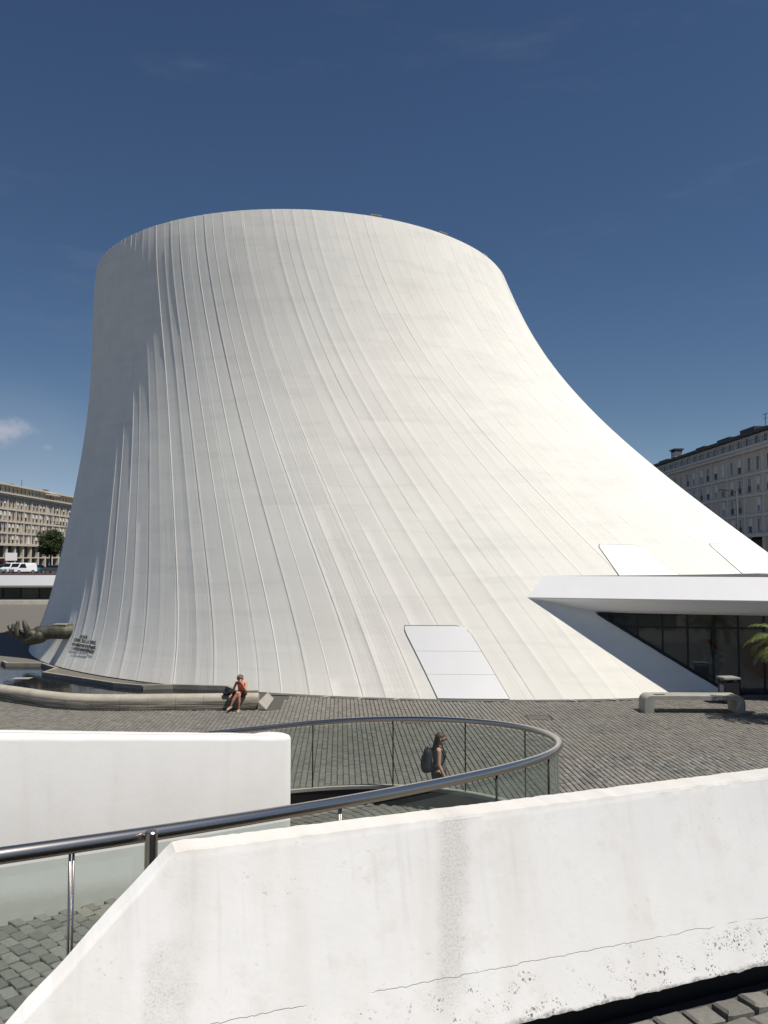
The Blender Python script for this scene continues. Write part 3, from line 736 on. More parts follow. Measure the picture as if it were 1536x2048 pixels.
# rim: top face and inner side, and the roof deck inside
mb = MB(); uvs = []; na = 128
for j in range(na):
    a_ = 2 * math.pi * j / na
    for off, dz in ((-0.02, -0.006), (-0.55, -0.006), (-0.55, -2.2)):
        P_ = S(a_, 1.0, off); mb.v.append((P_[0] - vl.x, P_[1] - vl.y, P_[2] + dz)); uvs.append((j * .5, P_[2]))
for j in range(na):
    a_, b2 = j * 3, ((j + 1) % na) * 3
    mb.f += [(a_, b2, b2 + 1, a_ + 1), (a_ + 1, b2 + 1, b2 + 2, a_ + 2)]
mb.f.append(tuple(j * 3 + 2 for j in range(na)))
mb.uv = uvs; mb.build('rim', 'shell', vol)
# small vent housings on the rim
for a_ in (R(21.5), R(40.2), R(58.0)):
    P_ = S(a_, 1.0, -0.28); q = MB().box(-.23, .23, -.15, .15, -0.02, 0.13).box(-.26, .26, -.18, .18, 0.13, 0.16)
    o = q.build('rim_vent', 'vent_metal', vol, loc=(P_[0] - vl.x, P_[1] - vl.y, P_[2])); o.rotation_euler = (0, 0, a_)

# hatches: white panels flush with the shell, dark joint round them
def hatch(c0, c1, c2, c3, rad_f, seams):     # corners (theta deg, t): top-left, top-right, bottom-right, bottom-left
    C4 = [np.array(c_) for c_ in (c0, c1, c2, c3)]
    def at(u, v):                            # u across, v from the top down
        p_ = (C4[0] * (1 - u) + C4[1] * u) * (1 - v) + (C4[3] * (1 - u) + C4[2] * u) * v; return R(p_[0]), max(p_[1], 0.0)
    def panel(name, mat, off, grow, v0=0.0, v1=1.0):
        nu, nv = 12, 14; mb = MB(); uvs = []
        for j in range(nv + 1):
            v = v0 + (v1 - v0) * j / nv
            l_, r_ = -grow, 1 + grow
            vv = v - grow * 1.2 * (1 - j / nv) if v0 == 0.0 else v
            cut = 0.15
            if v < cut: r_ -= rad_f * (1 - math.sqrt(max(0, 1 - (1 - v / cut) ** 2))) ; l_ += 0.05 * (1 - math.sqrt(max(0, 1 - (1 - v / cut) ** 2)))
            for k_ in range(nu + 1):
                u = l_ + (r_ - l_) * k_ / nu; a_, tt = at(u, vv); P_ = S(a_, tt) + SN(a_, max(tt, .001)) * off
                mb.v.append((P_[0] - vl.x, P_[1] - vl.y, max(P_[2], 0.012)))
        for j in range(nv):
            for k_ in range(nu): q = j * (nu + 1) + k_; mb.f.append((q, q + nu + 1, q + nu + 2, q + 1))
        return mb.build(name, mat, vol, smooth=True)
    panel('hatch_joint', 'gap', 0.022, 0.0075)
    cuts = [0.0] + seams + [1.0]
    for v0, v1 in zip(cuts[:-1], cuts[1:]):
        fm = panel('hatch_panel', 'hatch_white', 0.026, 0.0, v0 + (0.0014 if v0 else 0), v1 - (0.0014 if v1 < 1 else 0))
        me_ = fm.data; bm = bmesh.new(); bm.from_mesh(me_); be = [ed for ed in bm.edges if ed.is_boundary]; ex = bmesh.ops.extrude_edge_only(bm, edges=be)
        for v_ in ex['geom']:
            if isinstance(v_, bmesh.types.BMVert):
                w_ = v_.co + vl; d_ = Vector((w_.x - PC[0], w_.y - PY[0], 0)).normalized(); v_.co -= d_ * 0.08
        for f in bm.faces: f.smooth = False
        bm.to_mesh(me_); bm.free()
hatch((-6.4, .1190), (-0.6, .1190), (-0.45, .0012), (-6.0, .0012), 0.15, [0.36, 0.68])
hatch((20.2, .2657), (25.9, .2657), (27.2, .2040), (19.0, .2040), 0.15, [])
hatch((39.4, .2707), (44.2, .2707), (45.2, .2070), (38.5, .2070), 0.08, [])

# inscription under the bronze hand
def wrap_text(s, th_c, t_c, size, rise):
    cu = bpy.data.curves.new('txt', 'FONT'); cu.body = s; cu.size = size; cu.align_x = 'CENTER'; cu.resolution_u = 2; cu.extrude = 0.0; cu.offset = 0.012
    ob = bpy.data.objects.new('txt', cu); COL.objects.link(ob); dg = bpy.context.evaluated_depsgraph_get(); me = bpy.data.meshes.new_from_object(ob.evaluated_get(dg))
    bpy.data.objects.remove(ob); r_ = np.polyval(CR, t_c)
    for v_ in me.vertices:
        a_ = th_c + v_.co.x / r_; tt = t_c + (v_.co.y + rise * v_.co.x) / HT
        P_ = S(a_, tt) + SN(a_, max(tt, .001)) * 0.045; v_.co = (P_[0] - vl.x, P_[1] - vl.y, P_[2])
    me.materials.clear(); me.materials.append(M['lettering']); return link('inscription_line', me, vol)
for i, (s, da) in enumerate((("UN JOUR", -0.45), ("COMME L'EAU, LA TERRE,", 0.0), ("LES PLAGES ET LES MONTAGNES,", 0.05), ("A TOUS APPARTIENDRONT", 0.5))):
    wrap_text(s, R(-44.9 + da), 0.0660 - i * 0.0088, (0.19, 0.20, 0.165, 0.165)[i], 0.0)

# gutter band round the foot
band = thing('gutter_band', 'dark grey gutter strip with pale dividers along the foot of the white shell', 'gutter', (PC[0], PY[0], 0))
mb = MB(); A0, A1 = R(-20.0), R(13); na = 60
for j in range(na + 1):
    a_ = A0 + (A1 - A0) * j / na
    for rr_ in (PR[0] - 0.2, PR[0] + 0.40 + 0.04 * math.sin(j * 1.1)): mb.v.append((rr_ * math.sin(a_), -rr_ * math.cos(a_), 0.004))
for j in range(na): mb.f.append((2 * j, 2 * j + 1, 2 * j + 3, 2 * j + 2))
mb.build('strip', 'gutter', band)
for a_ in (-14.8, -12.0, -9.2, 4.3, 7.5):
    q = MB().box(-.035, .035, -0.22, 0.20, 0.0, 0.012).build('divider', 'stone_tick', band, loc=((PR[0] + .21) * math.sin(R(a_)), -(PR[0] + .21) * math.cos(R(a_)), 0.006)); q.rotation_euler = (0, 0, R(a_) - R(28 if a_ < 0 else -28))

# ------------------------------------------------------------------ bronze hand
hand = MB()
def chain(mb, pts, rads):
    for i in range(len(pts) - 1): mb.capsule(pts[i], pts[i + 1], rads[i], rads[i + 1], 14)
# local frame: x to the right (into the shell), y away, z up; origin at the wrist in the shell
chain(hand, [(0.35, 0.25, -0.02), (-0.15, 0.0, -0.02), (-0.75, -0.10, -0.02), (-1.25, -0.15, -0.10)], [0.38, 0.36, 0.34, 0.38])
chain(hand, [(-1.2, -0.35, -0.20), (-1.75, -0.42, -0.34)], [0.28, 0.24]); chain(hand, [(-1.2, -0.10, -0.24), (-1.8, -0.10, -0.40)], [0.32, 0.28]); chain(hand, [(-1.2, 0.18, -0.18), (-1.75, 0.25, -0.34)], [0.28, 0.24])
chain(hand, [(-1.35, -0.30, -0.16), (-1.60, -0.55, -0.02), (-1.72, -0.62, 0.28), (-1.80, -0.62, 0.50)], [0.24, 0.18, 0.14, 0.09])
for (bx, by, bz), m1_, m2_, tp in [((-1.75, -0.38, -0.24), (-2.12, -0.46, -0.12), (-2.20, -0.48, 0.20), (-2.16, -0.46, 0.47)),
                                  ((-1.80, -0.12, -0.28), (-2.32, -0.16, -0.20), (-2.52, -0.16, 0.08), (-2.50, -0.16, 0.34)),
                                  ((-1.78, 0.10, -0.28), (-2.40, 0.12, -0.22), (-2.68, 0.14, 0.00), (-2.86, 0.14, 0.22)),
                                  ((-1.75, 0.30, -0.24), (-2.40, 0.36, -0.14), (-2.78, 0.38, -0.06), (-3.12, 0.40, -0.12))]:
    chain(hand, [(bx, by, bz), m1_, m2_, tp], [0.20, 0.16, 0.135, 0.085])
hd = thing('bronze_hand', 'giant dark bronze hand with upcurled fingers reaching out from the white shell', 'sculpture', (-15.3, 40.2, 1.64))
remesh(hand, 'hand', 'bronze', 0.03, hd, 5)
MB().box(-0.60, 0.02, -0.22, 0.22, 0.305, 0.365).build('wrist_plate', 'concrete', hd, bevel=0.01)

# ------------------------------------------------------------------ pool
def poly_offset_strip(pts, half, z0, z1, prof=None):
    pass
pw = stuff(MB().add([(x, y, 0.30) for x, y in POOLP], [tuple(range(len(POOLP)))]).build('pool_water', 'water')); pw['kind'] = 'structure'
pool = thing('pool_kerb', 'rounded concrete pool kerb with ribbed side that the seated woman sits on', 'kerb', (-9.5, 28.7, 0))
pk = Vector(pool.location)
# resample the kerb line, cut it in stones
kp = [Vector((x, y, 0)) for x, y in KERB]
def catmull(P, n=10):
    out = []
    for i in range(len(P) - 1):
        p0, p1, p2, p3 = P[max(i - 1, 0)], P[i], P[i + 1], P[min(i + 2, len(P) - 1)]
        for k_ in range(n):
            u = k_ / n; out.append(0.5 * ((2 * p1) + (-p0 + p2) * u + (2 * p0 - 5 * p1 + 4 * p2 - p3) * u * u + (-p0 + 3 * p1 - 3 * p2 + p3) * u ** 3))
    return out + [P[-1]]
kc = catmull(kp); cum = [0]
for i in range(1, len(kc)): cum.append(cum[-1] + (kc[i] - kc[i - 1]).length)
def kat(s_):
    i = min(max(np.searchsorted(cum, s_) - 1, 0), len(kc) - 2); u = (s_ - cum[i]) / (cum[i + 1] - cum[i]); return kc[i].lerp(kc[i + 1], u)
prof = [(-0.27, 0.0), (-0.285, 0.10), (-0.29, 0.22), (-0.28, 0.33), (-0.245, 0.42), (-0.19, 0.475), (-0.10, 0.503), (0.0, 0.510), (0.12, 0.503), (0.21, 0.47), (0.26, 0.42), (0.28, 0.34), (0.28, 0.0)]
Lk = cum[-1]; nst = 16
for i in range(nst):
    s0, s1 = Lk * i / nst + .004, Lk * (i + 1) / nst - .004; mb = MB(); uvs = []; nn = 5
    for j in range(nn):
        s_ = s0 + (s1 - s0) * j / (nn - 1); p_ = kat(s_); d_ = (kat(min(s_ + .05, Lk)) - kat(max(s_ - .05, 0))).normalized(); sd = Vector((-d_.y, d_.x, 0))
        for o_, z in prof: q = p_ + sd * o_ - pk; mb.v.append((q.x, q.y, z)); uvs.append((s_, z if o_ < 0.1 else 0.6))
    m_ = len(prof)
    for j in range(nn - 1):
        for k_ in range(m_ - 1): a_ = j * m_ + k_; mb.f.append((a_, a_ + m_, a_ + m_ + 1, a_ + 1))
    mb.f += [tuple(range(m_)), tuple(range((nn - 1) * m_, nn * m_))[::-1]]; mb.uv = uvs
    mb.build('kerb_stone', 'kerb_concrete', pool, auto=0.7)
pb = thing('pool_back_wall', 'low zigzag concrete wall edging the pool below the white shell', 'wall', (-9, 31.2, 0)); pbl = Vector(pb.location)
for (x0, y0), (x1, y1) in zip(BACK[:-1], BACK[1:]):
    d_ = Vector((x1 - x0, y1 - y0, 0)); Lw = d_.length; an = math.atan2(d_.y, d_.x)
    o = MB().box(-.055, Lw + .055 - .112, -.07, .07, 0, .46 + random.uniform(-.004, .004)).build('wall_segment', 'pool_wall', pb, bevel=.012, loc=(x0 - pbl.x, y0 - pbl.y, 0)); o.rotation_euler = (0, 0, an)
# wedge-shaped end stone of the pool
w_ = MB().add([(-4.33, 28.66, 0), (-4.02, 28.66, 0), (-4.30, 28.66, .27), (-4.44, 30.95, 0), (-4.06, 30.95, 0), (-4.30, 30.95, .22)], [(0, 1, 2), (3, 5, 4), (0, 3, 4, 1), (1, 4, 5, 2), (2, 5, 3, 0)])
tag(w_.build('end_stone', 'concrete', bevel=.01), 'pale wedge shaped stone closing the right end of the pool', 'stone')
tag(MB().box(-15.05, -14.35, 33.75, 34.2, 0.285, 0.306).build('pool_grate', 'vent_metal', bevel=.004), 'small pale rectangular grating lying in the pool near the bronze hand', 'grating')

# ------------------------------------------------------------------ bench, bin, planter
bn = thing('bench', 'low concrete bench with rounded ends standing on the plaza at right', 'bench', (10.4, 28.35, 0), R(-1.5))
def bench_prof(half, top, thick, ro, ri):
    o_ = [(-half, 0)]
    for k_ in range(9): an = math.pi - math.pi / 2 * k_ / 8; o_.append((-half + ro + ro * math.cos(an), top - ro + ro * math.sin(an)))
    for k_ in range(9): an = math.pi / 2 - math.pi / 2 * k_ / 8; o_.append((half - ro + ro * math.cos(an), top - ro + ro * math.sin(an)))
    o_ += [(half, 0)]
    lw = 0.30; i_ = [(half - lw, 0)]
    hi, ti = half - lw, top - thick
    for k_ in range(7): an = math.pi / 2 * k_ / 6; i_.append((hi - ri + ri * math.cos(an), ti - ri + ri * math.sin(an)))
    for k_ in range(7): an = math.pi / 2 + math.pi / 2 * k_ / 6; i_.append((-hi + ri + ri * math.cos(an), ti - ri + ri * math.sin(an)))
    i_ += [(-hi, 0)]
    return o_, i_
bo, bi = bench_prof(1.66, 0.575, 0.13, 0.24, 0.10)
def ring_prism(o_, i_, y0, y1):
    mb = MB(); pts = o_ + i_; n = len(pts)
    mb.v = [(x, y0, z) for x, z in pts] + [(x, y1, z) for x, z in pts]
    for i in range(n): mb.f.append((i, i + n, (i + 1) % n + n, (i + 1) % n))
    # front and back as quad strips between outer and inner
    oo, ii = o_, i_[::-1]; import bisect
    no, ni = len(oo), len(ii)
    mo = [round(k_ * (no - 1) / 19) for k_ in range(20)]; mi = [round(k_ * (ni - 1) / 19) for k_ in range(20)]
    bm = bmesh.new()
    return mb
mb = ring_prism(bo, bi, -0.38, 0.38)
npts = len(bo) + len(bi)
mb.f.append(tuple(range(npts))); mb.f.append(tuple(range(npts, 2 * npts))[::-1])
me = mb.mesh('bench_slab', 'bench_concrete'); bm = bmesh.new(); bm.from_mesh(me); bmesh.ops.triangulate(bm, faces=[f for f in bm.faces if len(f.verts) > 4]); bmesh.ops.recalc_face_normals(bm, faces=bm.faces)
for f in bm.faces: f.smooth = True
for ed in bm.edges:
    if len(ed.link_faces) == 2 and ed.calc_face_angle(0) > 0.6: ed.smooth = False
bm.to_mesh(me); bm.free(); link('bench_slab', me, bn)
MB().box(-1.28, -0.92, -0.20, -0.02, 0.56, 0.579).build('slot', 'gap', bn)  # thin dark plate, its colour stands for the shade inside a hole

bi_ = thing('litter_bin', 'dark metal litter bin with flat lid behind the concrete bench', 'bin', (12.35, 30.0, 0), R(8))
MB().box(-.27, .27, -.24, .24, 0.02, .74).build('bin_body', 'black', bi_, bevel=.015)
MB().box(-.31, .31, -.28, .28, .86, .93).build('lid', 'vent_metal', bi_, bevel=.012)
for sx in (-.24, .24):
    for sy in (-.21, .21): MB().box(sx - .02, sx + .02, sy - .02, sy + .02, .74, .86).build('post', 'black', bi_)
MB().box(-.28, -.2705, -.16, .10, .40, .66).build('notice', 'pale_panel', bi_)

# potted palm at the right edge
pm = thing('potted_palm', 'small palm in a white urn planter at the right edge', 'palm', (13.02, 26.75, 0))
MB().lathe([(0.22, 0), (0.34, 0.03), (0.36, 0.10), (0.26, 0.18), (0.30, 0.28), (0.42, 0.44), (0.47, 0.60), (0.44, 0.74), (0.38, 0.80), (0.46, 0.88), (0.48, 0.95), (0.42, 0.96), (0.38, 0.90)], n=28).build('planter', 'white_metal', pm, auto=0.8)
tr_ = [(0.02 * math.sin(k_), 0.02 * math.cos(k_ * 1.3), 0.85 + 0.13 * k_) for k_ in range(12)]
MB().tube(tr_, [0.15 if k_ % 2 else 0.125 for k_ in range(12)], 12).build('trunk', 'bark', pm, auto=0.8)
def frond(az, el, Lf, dry, seed):
    r_ = random.Random(seed); mb = MB(); tn = []; pts = []; p_ = Vector((0, 0, 2.30)); h_ = Vector((math.cos(az), math.sin(az), 0)); e_ = el
    for k_ in range(13):
        pts.append(p_.copy()); p_ = p_ + (h_ * math.cos(e_) + Vector((0, 0, math.sin(e_)))) * Lf / 12; e_ -= (0.10 + 0.05 * k_ / 6) * (1.3 if dry else 1.0)
    mb.tube(pts, [0.018 * (1 - k_ / 14) + .003 for k_ in range(13)], 5); tn += [0.6] * len(mb.v)
    sd = Vector((-h_.y, h_.x, 0))
    for k_ in range(4, 48):
        f_ = k_ / 48; i = min(int(f_ * 12), 11); u = f_ * 12 - i; q = pts[i].lerp(pts[i + 1], u); d_ = (pts[i + 1] - pts[i]).normalized()
        ll = Lf * 0.24 * math.sin(math.pi * (0.12 + 0.83 * f_)) + 0.05
        for s in (-1, 1):
            dr = (d_ * 0.75 + sd * s * 0.75 + Vector((0, 0, 0.18 - 0.30 * r_.random()))).normalized(); w = d_ * 0.015
            m_ = q + dr * ll * 0.55; e2 = q + dr * ll + Vector((0, 0, -0.22 * ll)); nrm = Vector((0, 0, 0.004))
            o_ = len(mb.v); mb.v += [tuple(q - w * .5), tuple(q + w * .5), tuple(m_ + w), tuple(m_ - w), tuple(e2)]; mb.f += [(o_, o_ + 1, o_ + 2, o_ + 3), (o_ + 3, o_ + 2, o_ + 4)]; tn += [r_.random() ** 1.5] * 5
    mb.tone = tn; mb.build('frond', 'palm_dry' if dry else 'palm_leaf', pm)
for k_ in range(20): frond(k_ * 2.399, 1.15 - 0.055 * k_ + random.uniform(-.08, .08), random.uniform(1.35, 1.6), k_ in (18, 19), 40 + k_)

# ------------------------------------------------------------------ entrance canopy and glazed front at right
can = thing('entrance_canopy', 'wide white canopy slab jutting from the shell above the dark glazed entrance', 'canopy', (10, 32, 3.6)); cl_ = Vector(can.location)
FA = np.array([4.2, 33.05]); FD = np.array([6.12, -1.91]); FD = FD / np.linalg.norm(FD); FN = np.array([-FD[1], FD[0]])
def fp(u, off, z): p_ = FA + FD * u + FN * off; return (p_[0] - cl_.x, p_[1] - cl_.y, z - cl_.z)
secs = [(0.38, 4.46), (0.36, 4.475), (0.0, 3.66), (0.0, 3.625), (0.30, 3.46), (1.2, 3.12), (6.0, 3.12), (6.0, 4.46)]
def strip(name, mat, pts):
    mb = MB()
    for u in (0, 2, 5, 9, 14, 22): mb.v += [fp(u, o_, z) for o_, z in pts]
    k_ = len(pts)
    for i in range(5):
        for j in range(k_ - 1): q = i * k_ + j; mb.f.append((q, q + 1, q + k_ + 1, q + k_))
    return mb.build(name, mat, can)
strip('fascia', 'fascia', [(0.78, 4.47), (0.0, 3.64), (0.0, 3.605)])
strip('soffit', 'white_metal', [(0.0, 3.602), (0.28, 3.46), (0.75, 3.14), (1.1, 3.03), (8.0, 3.03)])
strip('roof', 'roofing', [(8.0, 4.465), (0.785, 4.465)])
ent = thing('glazed_entrance', 'dark glass front with black mullions under the white canopy', 'glass front', (12, 33, 0)); el_ = Vector(ent.location)
GA = np.array([8.26, 32.78]); GD = np.array([4.56, -0.71]); GD /= np.linalg.norm(GD); GN = np.array([-GD[1], GD[0]])
gan = math.atan2(GD[1], GD[0])
def gp(u, off, z): p_ = GA + GD * u + GN * off; return (p_[0] - el_.x, p_[1] - el_.y, z - el_.z)
mul = [-0.2 + 0.93 * k_ for k_ in range(0, 18)]
for k_, u in enumerate(mul):
    MB().box(-.03, .03, -.05, .05, 0, 3.05).build('mullion', 'dark_frame', ent, loc=gp(u, 0, 0)).rotation_euler = (0, 0, gan)
for zz, hh in ((0.0, .10), (2.46, .07), (2.98, .06)):
    for u0, u1 in zip(mul[:-1], mul[1:]):
        MB().box(.032, u1 - u0 - .032, -.045, .045, zz, zz + hh).build('transom', 'dark_frame', ent, loc=gp(u0, 0, 0)).rotation_euler = (0, 0, gan)
for u0, u1 in zip(mul[:-1], mul[1:]):
    for z0, z1 in ((.10, 2.46), (2.53, 2.98)):
        MB().box(.032, u1 - u0 - .032, -.006, .006, z0, z1).build('glass_pane', 'dark_glass', ent, loc=gp(u0, 0, 0)).rotation_euler = (0, 0, gan)
epts = []
for tt in np.linspace(0.001, 0.139, 26):
    best = min(np.linspace(R(5), R(30), 500), key=lambda a_: abs(float(np.dot(S(a_, tt)[:2] - GA, GN)) + 0.02)); P_ = S(best, tt); epts.append((P_[0] - el_.x, P_[1] - el_.y - .02, P_[2]))
MB().tube(epts, 0.07, 8).build('edge_frame', 'dark_frame', ent, smooth=True)
a_ = [gp(-3, .1, 0), gp(22, .1, 0), gp(22, 5, 0), gp(-3, 5, 0)]
mb = MB().add([(x, y, .0) for x, y, _ in a_] + [(x, y, 3.025) for x, y, _ in a_], [(0, 1, 2, 3), (1, 5, 6, 2), (2, 6, 7, 3), (3, 7, 4, 0), (7, 6, 5, 4)])
mb.build('lobby', 'interior', ent)
def lob(name, mat, pts, off):
    mb = MB(); mb.v = [gp(u, off, z) for u, z in pts] + [gp(u, off + .06, z) for u, z in pts]; n = len(pts)
    mb.f = [tuple(range(n)), tuple(range(n, 2 * n))[::-1]] + [(i, i + n, (i + 1) % n + n, (i + 1) % n) for i in range(n)]
    o = mb.build(name, mat, ent)
lob('display_panel', 'red_panel', [(3.2, 1.95), (4.7, 1.95), (5.2, 1.15), (3.75, 1.15)], 1.2)
lob('display_panel', 'red_panel', [(5.9, 1.15), (6.2, 1.95), (7.4, 1.95), (7.4, 1.15)], 1.2)
lob('display_panel', 'red_panel', [(5.8, 1.02), (7.3, 1.02), (7.0, 0.35), (6.2, 0.35)], 1.2)
lob('display_panel', 'pale_panel', [(7.6, 1.1), (9.3, 1.1), (9.3, 0.12), (8.0, 0.12)], 1.5)
lob('display_panel', 'pale_panel', [(3.4, 1.10), (7.4, 1.10), (7.4, 1.05), (3.4, 1.05)], 1.15)

# ------------------------------------------------------------------ low curved building at far left
lo = thing('low_pavilion', 'low curved pavilion with white roof band and dark windows left of the shell', 'building', (-40, 92, 0)); ll_ = Vector(lo.location)
PCX, PCYY, PRR = -42.0, 140.0, 46.0
def lpt(a_, r_, z): return (PCX + r_ * math.sin(a_) - ll_.x, PCYY - r_ * math.cos(a_) - ll_.y, z)
def arcstrip(name, mat, pts, a0=-0.45, a1=0.75, n=40):
    mb = MB(); k_ = len(pts)
    for i in range(n + 1):
        a_ = a0 + (a1 - a0) * i / n; mb.v += [lpt(a_, r_, z) for r_, z in pts]
    for i in range(n):
        for j in range(k_ - 1): q = i * k_ + j; mb.f.append((q, q + k_, q + k_ + 1, q + 1))
    return mb.build(name, mat, lo, auto=0.5)
arcstrip('roof_fascia', 'fascia', [(PRR, 2.02), (PRR + 0.35, 2.05), (PRR, 3.16), (PRR - 0.6, 3.17)])
arcstrip('roof', 'plaza_far', [(PRR - 0.6, 3.168), (PRR - 22, 2.45)])
arcstrip('soffit', 'white_metal', [(PRR - 2.0, 1.75), (PRR - .4, 1.80), (PRR + 0.0, 2.018)])
arcstrip('back_wall', 'dark_frame', [(PRR - 2.4, -0.04), (PRR - 2.4, 1.9)])
aa = np.arange(-0.43, 0.74, 0.048)
for a0, a1 in zip(aa[:-1], aa[1:]):
    mb = MB(); mb.v = [lpt(a0 + .002, PRR - 2.0, 0.45), lpt(a1 - .002, PRR - 2.0, 0.45), lpt(a1 - .002, PRR - 2.0, 1.72), lpt(a0 + .002, PRR - 2.0, 1.72)]; mb.f = [(0, 1, 2, 3)]
    mb.build('window_pane', 'pavilion_glass' if 'pavilion_glass' in M else 'pane', lo)
    q = lpt(a0, PRR - 2.0, 0); MB().box(-.06, .06, -.08, .08, 0.3, 1.76).build('mullion', 'dark_frame', lo, loc=q)
arcstrip('plinth', 'concrete', [(PRR - 2.0, 0.46), (PRR + 1.2, 0.40), (PRR + 1.4, -0.04)])

# ------------------------------------------------------------------ street fronts
def apartment(name, label, X, Y0, Y1, face, bay, mats, wins, extra):
    # facade along Y at x = X facing 'face' (+1 towards +X); local x = along facade
    wall, trim = mats
    root = thing(name, label, 'building', (X, Y0, 2.40), R(90)); L = Y1 - Y0; sg = -face   # local: x->world Y, y->world -X ; outward local y = -face
    def bx(nm, mt, x0, x1, o0, o1, z0, z1, **kw):  # o = outward distance
        y0, y1 = sorted((sg * o0, sg * o1)); return MB().box(x0, x1, y0, y1, z0, z1).build(nm, mt, root, **kw)
    bx('wall', wall, 0, L, -14, 0.0, 6.0, 18.9)
    lv = [6.0, 9.0, 12.0, 15.1, 18.6]
    for k_, z in enumerate(lv): bx('floor_band', trim, -.1, L + .1, 0.0, 0.38 if k_ not in (0, 4) else 0.75, z - .22, z + (.22 if k_ else .30))
    bx('cornice', trim, -.2, L + .2, -.5, 1.05, 18.84, 19.20)
    bx('attic_wall', wall, 0, L, -13, -1.2, 19.20, 21.3); bx('roof', 'roofing' if face < 0 else trim, -.2, L + .2, -13.4, -.35, 21.3, 21.72)
    bx('arcade_back', 'shopfront', 0, L, -14, -4.5, 0.0, 5.78)
    bx('arcade_beam', trim, 0, L, -.5, .3, 2.55, 2.85)
    nb = int(L / bay); wm = MB().box(-.55, .55, -.06, .06, 0, 2.15); 
    pane = MB().box(-.46, .46, -.03, .03, .08, 2.07).mesh('pane', 'pane')
    fm = MB(); fm.box(-.62, -.48, -.09, .09, -.05, 2.25).box(.48, .62, -.09, .09, -.05, 2.25).box(-.48, .48, -.09, .09, 2.08, 2.25).box(-.48, .48, -.09, .09, -.05, .07)
    frm = fm.mesh('window', trim)
    rail = MB()
    for k_ in range(8): rail.box(-.5 + k_ * .14, -.485 + k_ * .14, -.01, .01, 0, .85)
    rail.box(-.55, .55, -.02, .02, .85, .9); railm = rail.mesh('railing', 'black')
    shm = {m_: MB().box(-.23, .23, -.03, .03, .08, 2.07).mesh('shutter', m_) for m_ in ('shutter', 'blind_white')}
    blm = MB().box(-.46, .46, -.03, .03, 1.0, 2.07).mesh('blind', 'blind_white')
    for i in range(nb + 1):
        x = i * bay
        bx('pilaster', trim, x - .24, x + .24, 0.0, .34, 6.3, 18.4)
        bx('column', trim, x - .42, x + .42, -.45, .36, 0.0, 5.78)
        if i == nb: break
        for z in lv[:-1]:
            for wx in wins:
                o = link('window', frm, root, (x + bay * wx, sg * .10, z + .42)); p_ = link('pane', pane, o, (0, sg * -.02, 0))
                rr = random.random()
                if rr < .35: link('blind', blm, o, (0, sg * .045, 0))
                elif rr < .6:
                    m_ = random.choice(('shutter', 'blind_white')); link('shutter', shm[m_], o, (-.23, sg * .05, 0))
                    if random.random() < .6: link('shutter', shm[m_], o, (.23, sg * .05, 0))
                if random.random() < .55: link('railing', railm, o, (0, sg * .14, 0))
        for wx in wins:
            o = link('window', frm, root, (x + bay * wx, sg * -1.12, 19.2)); o.scale = (1, 1, .86); link('pane', pane, o, (0, sg * -.02, 0))
        for wx in (0.25, 0.5, 0.75): bx('shop_post', trim, x + bay * wx - .12, x + bay * wx + .12, -4.5, -4.2, 0.0, 2.8)
    bx('roof_rail', 'black', 0, L, .9, .94, 19.95, 20.0)
    for k_ in range(int(L / 1.2)): bx('rail_post', 'black', k_ * 1.2, k_ * 1.2 + .04, .9, .94, 19.2, 19.95)
    for nm, mt, x0, x1, o0, o1, z0, z1 in extra: bx(nm, mt, x0, x1, o0, o1, z0, z1)
    return root
exL = [('chimney', 'brick_stack', 3, 5.2, -4, -2.5, 21.7, 23.4), ('chimney', 'brick_stack', 26, 27.2, -5, -4, 21.7, 22.6), ('chimney', 'brick_stack', 46, 48, -4, -3, 21.7, 22.7),
       ('antenna', 'black', 4.0, 4.1, -3.2, -3.1, 23.4, 26.0), ('antenna', 'black', 30, 30.08, -3.2, -3.1, 21.7, 24.0), ('awning', 'awning_white', 40, 47, -1.2, .8, 20.7, 20.85),
       ('shop_sign', 'sign_red', 9, 13, -.2, .0, 1.9, 2.5), ('shop_sign', 'awning_white', 13.4, 20, .32, .5, 2.0, 4.0)]
apartment('apartment_building', 'long sunlit beige apartment block with arcade beyond the shell at left', -96, 196, 262, 1, 4.8, ('facade', 'facade_trim'), (0.28, 0.72), exL)
exR = [('chimney', 'brick_stack', 8.3, 9.9, -3.0, -1.8, 21.7, 24.6), ('chimney', 'brick_stack', 13.5, 14.8, -3.2, -2.0, 21.7, 23.9), ('chimney_cap', 'vent_metal', 8.1, 10.1, -3.2, -1.6, 24.6, 24.85),
       ('chimney', 'facade_grey', 53.0, 55.4, -3.0, -1.6, 21.7, 23.2), ('chimney_cap', 'roofing', 52.7, 55.7, -3.2, -1.4, 23.55, 23.8), ('cap_post', 'roofing', 53.0, 53.3, -3.0, -1.6, 23.2, 23.55), ('cap_post', 'roofing', 55.1, 55.4, -3.0, -1.6, 23.2, 23.55),
       ('roof_light', 'roofing', 18, 23, -3.5, -1.2, 21.7, 22.6), ('roof_light', 'roofing', 27, 32, -3.5, -1.2, 21.7, 22.3), ('roof_light', 'roofing', 38, 42, -3.5, -1.4, 21.7, 22.3), ('roof_light', 'roofing', 57, 62, -3.5, -1.4, 21.7, 22.3),
       ('antenna', 'black', 17.0, 17.06, -2.5, -2.44, 21.7, 24.4), ('antenna_bar', 'black', 16.2, 17.9, -2.5, -2.46, 24.2, 24.26), ('antenna_bar', 'black', 16.5, 17.6, -2.5, -2.46, 23.6, 23.66)]
apartment('apartment_building', 'dark shaded grey apartment block with chimneys rising behind the shell at right', 54.6, 106, 186, -1, 6.2, ('facade_grey', 'facade_grey_trim'), (0.27, 0.73), exR)

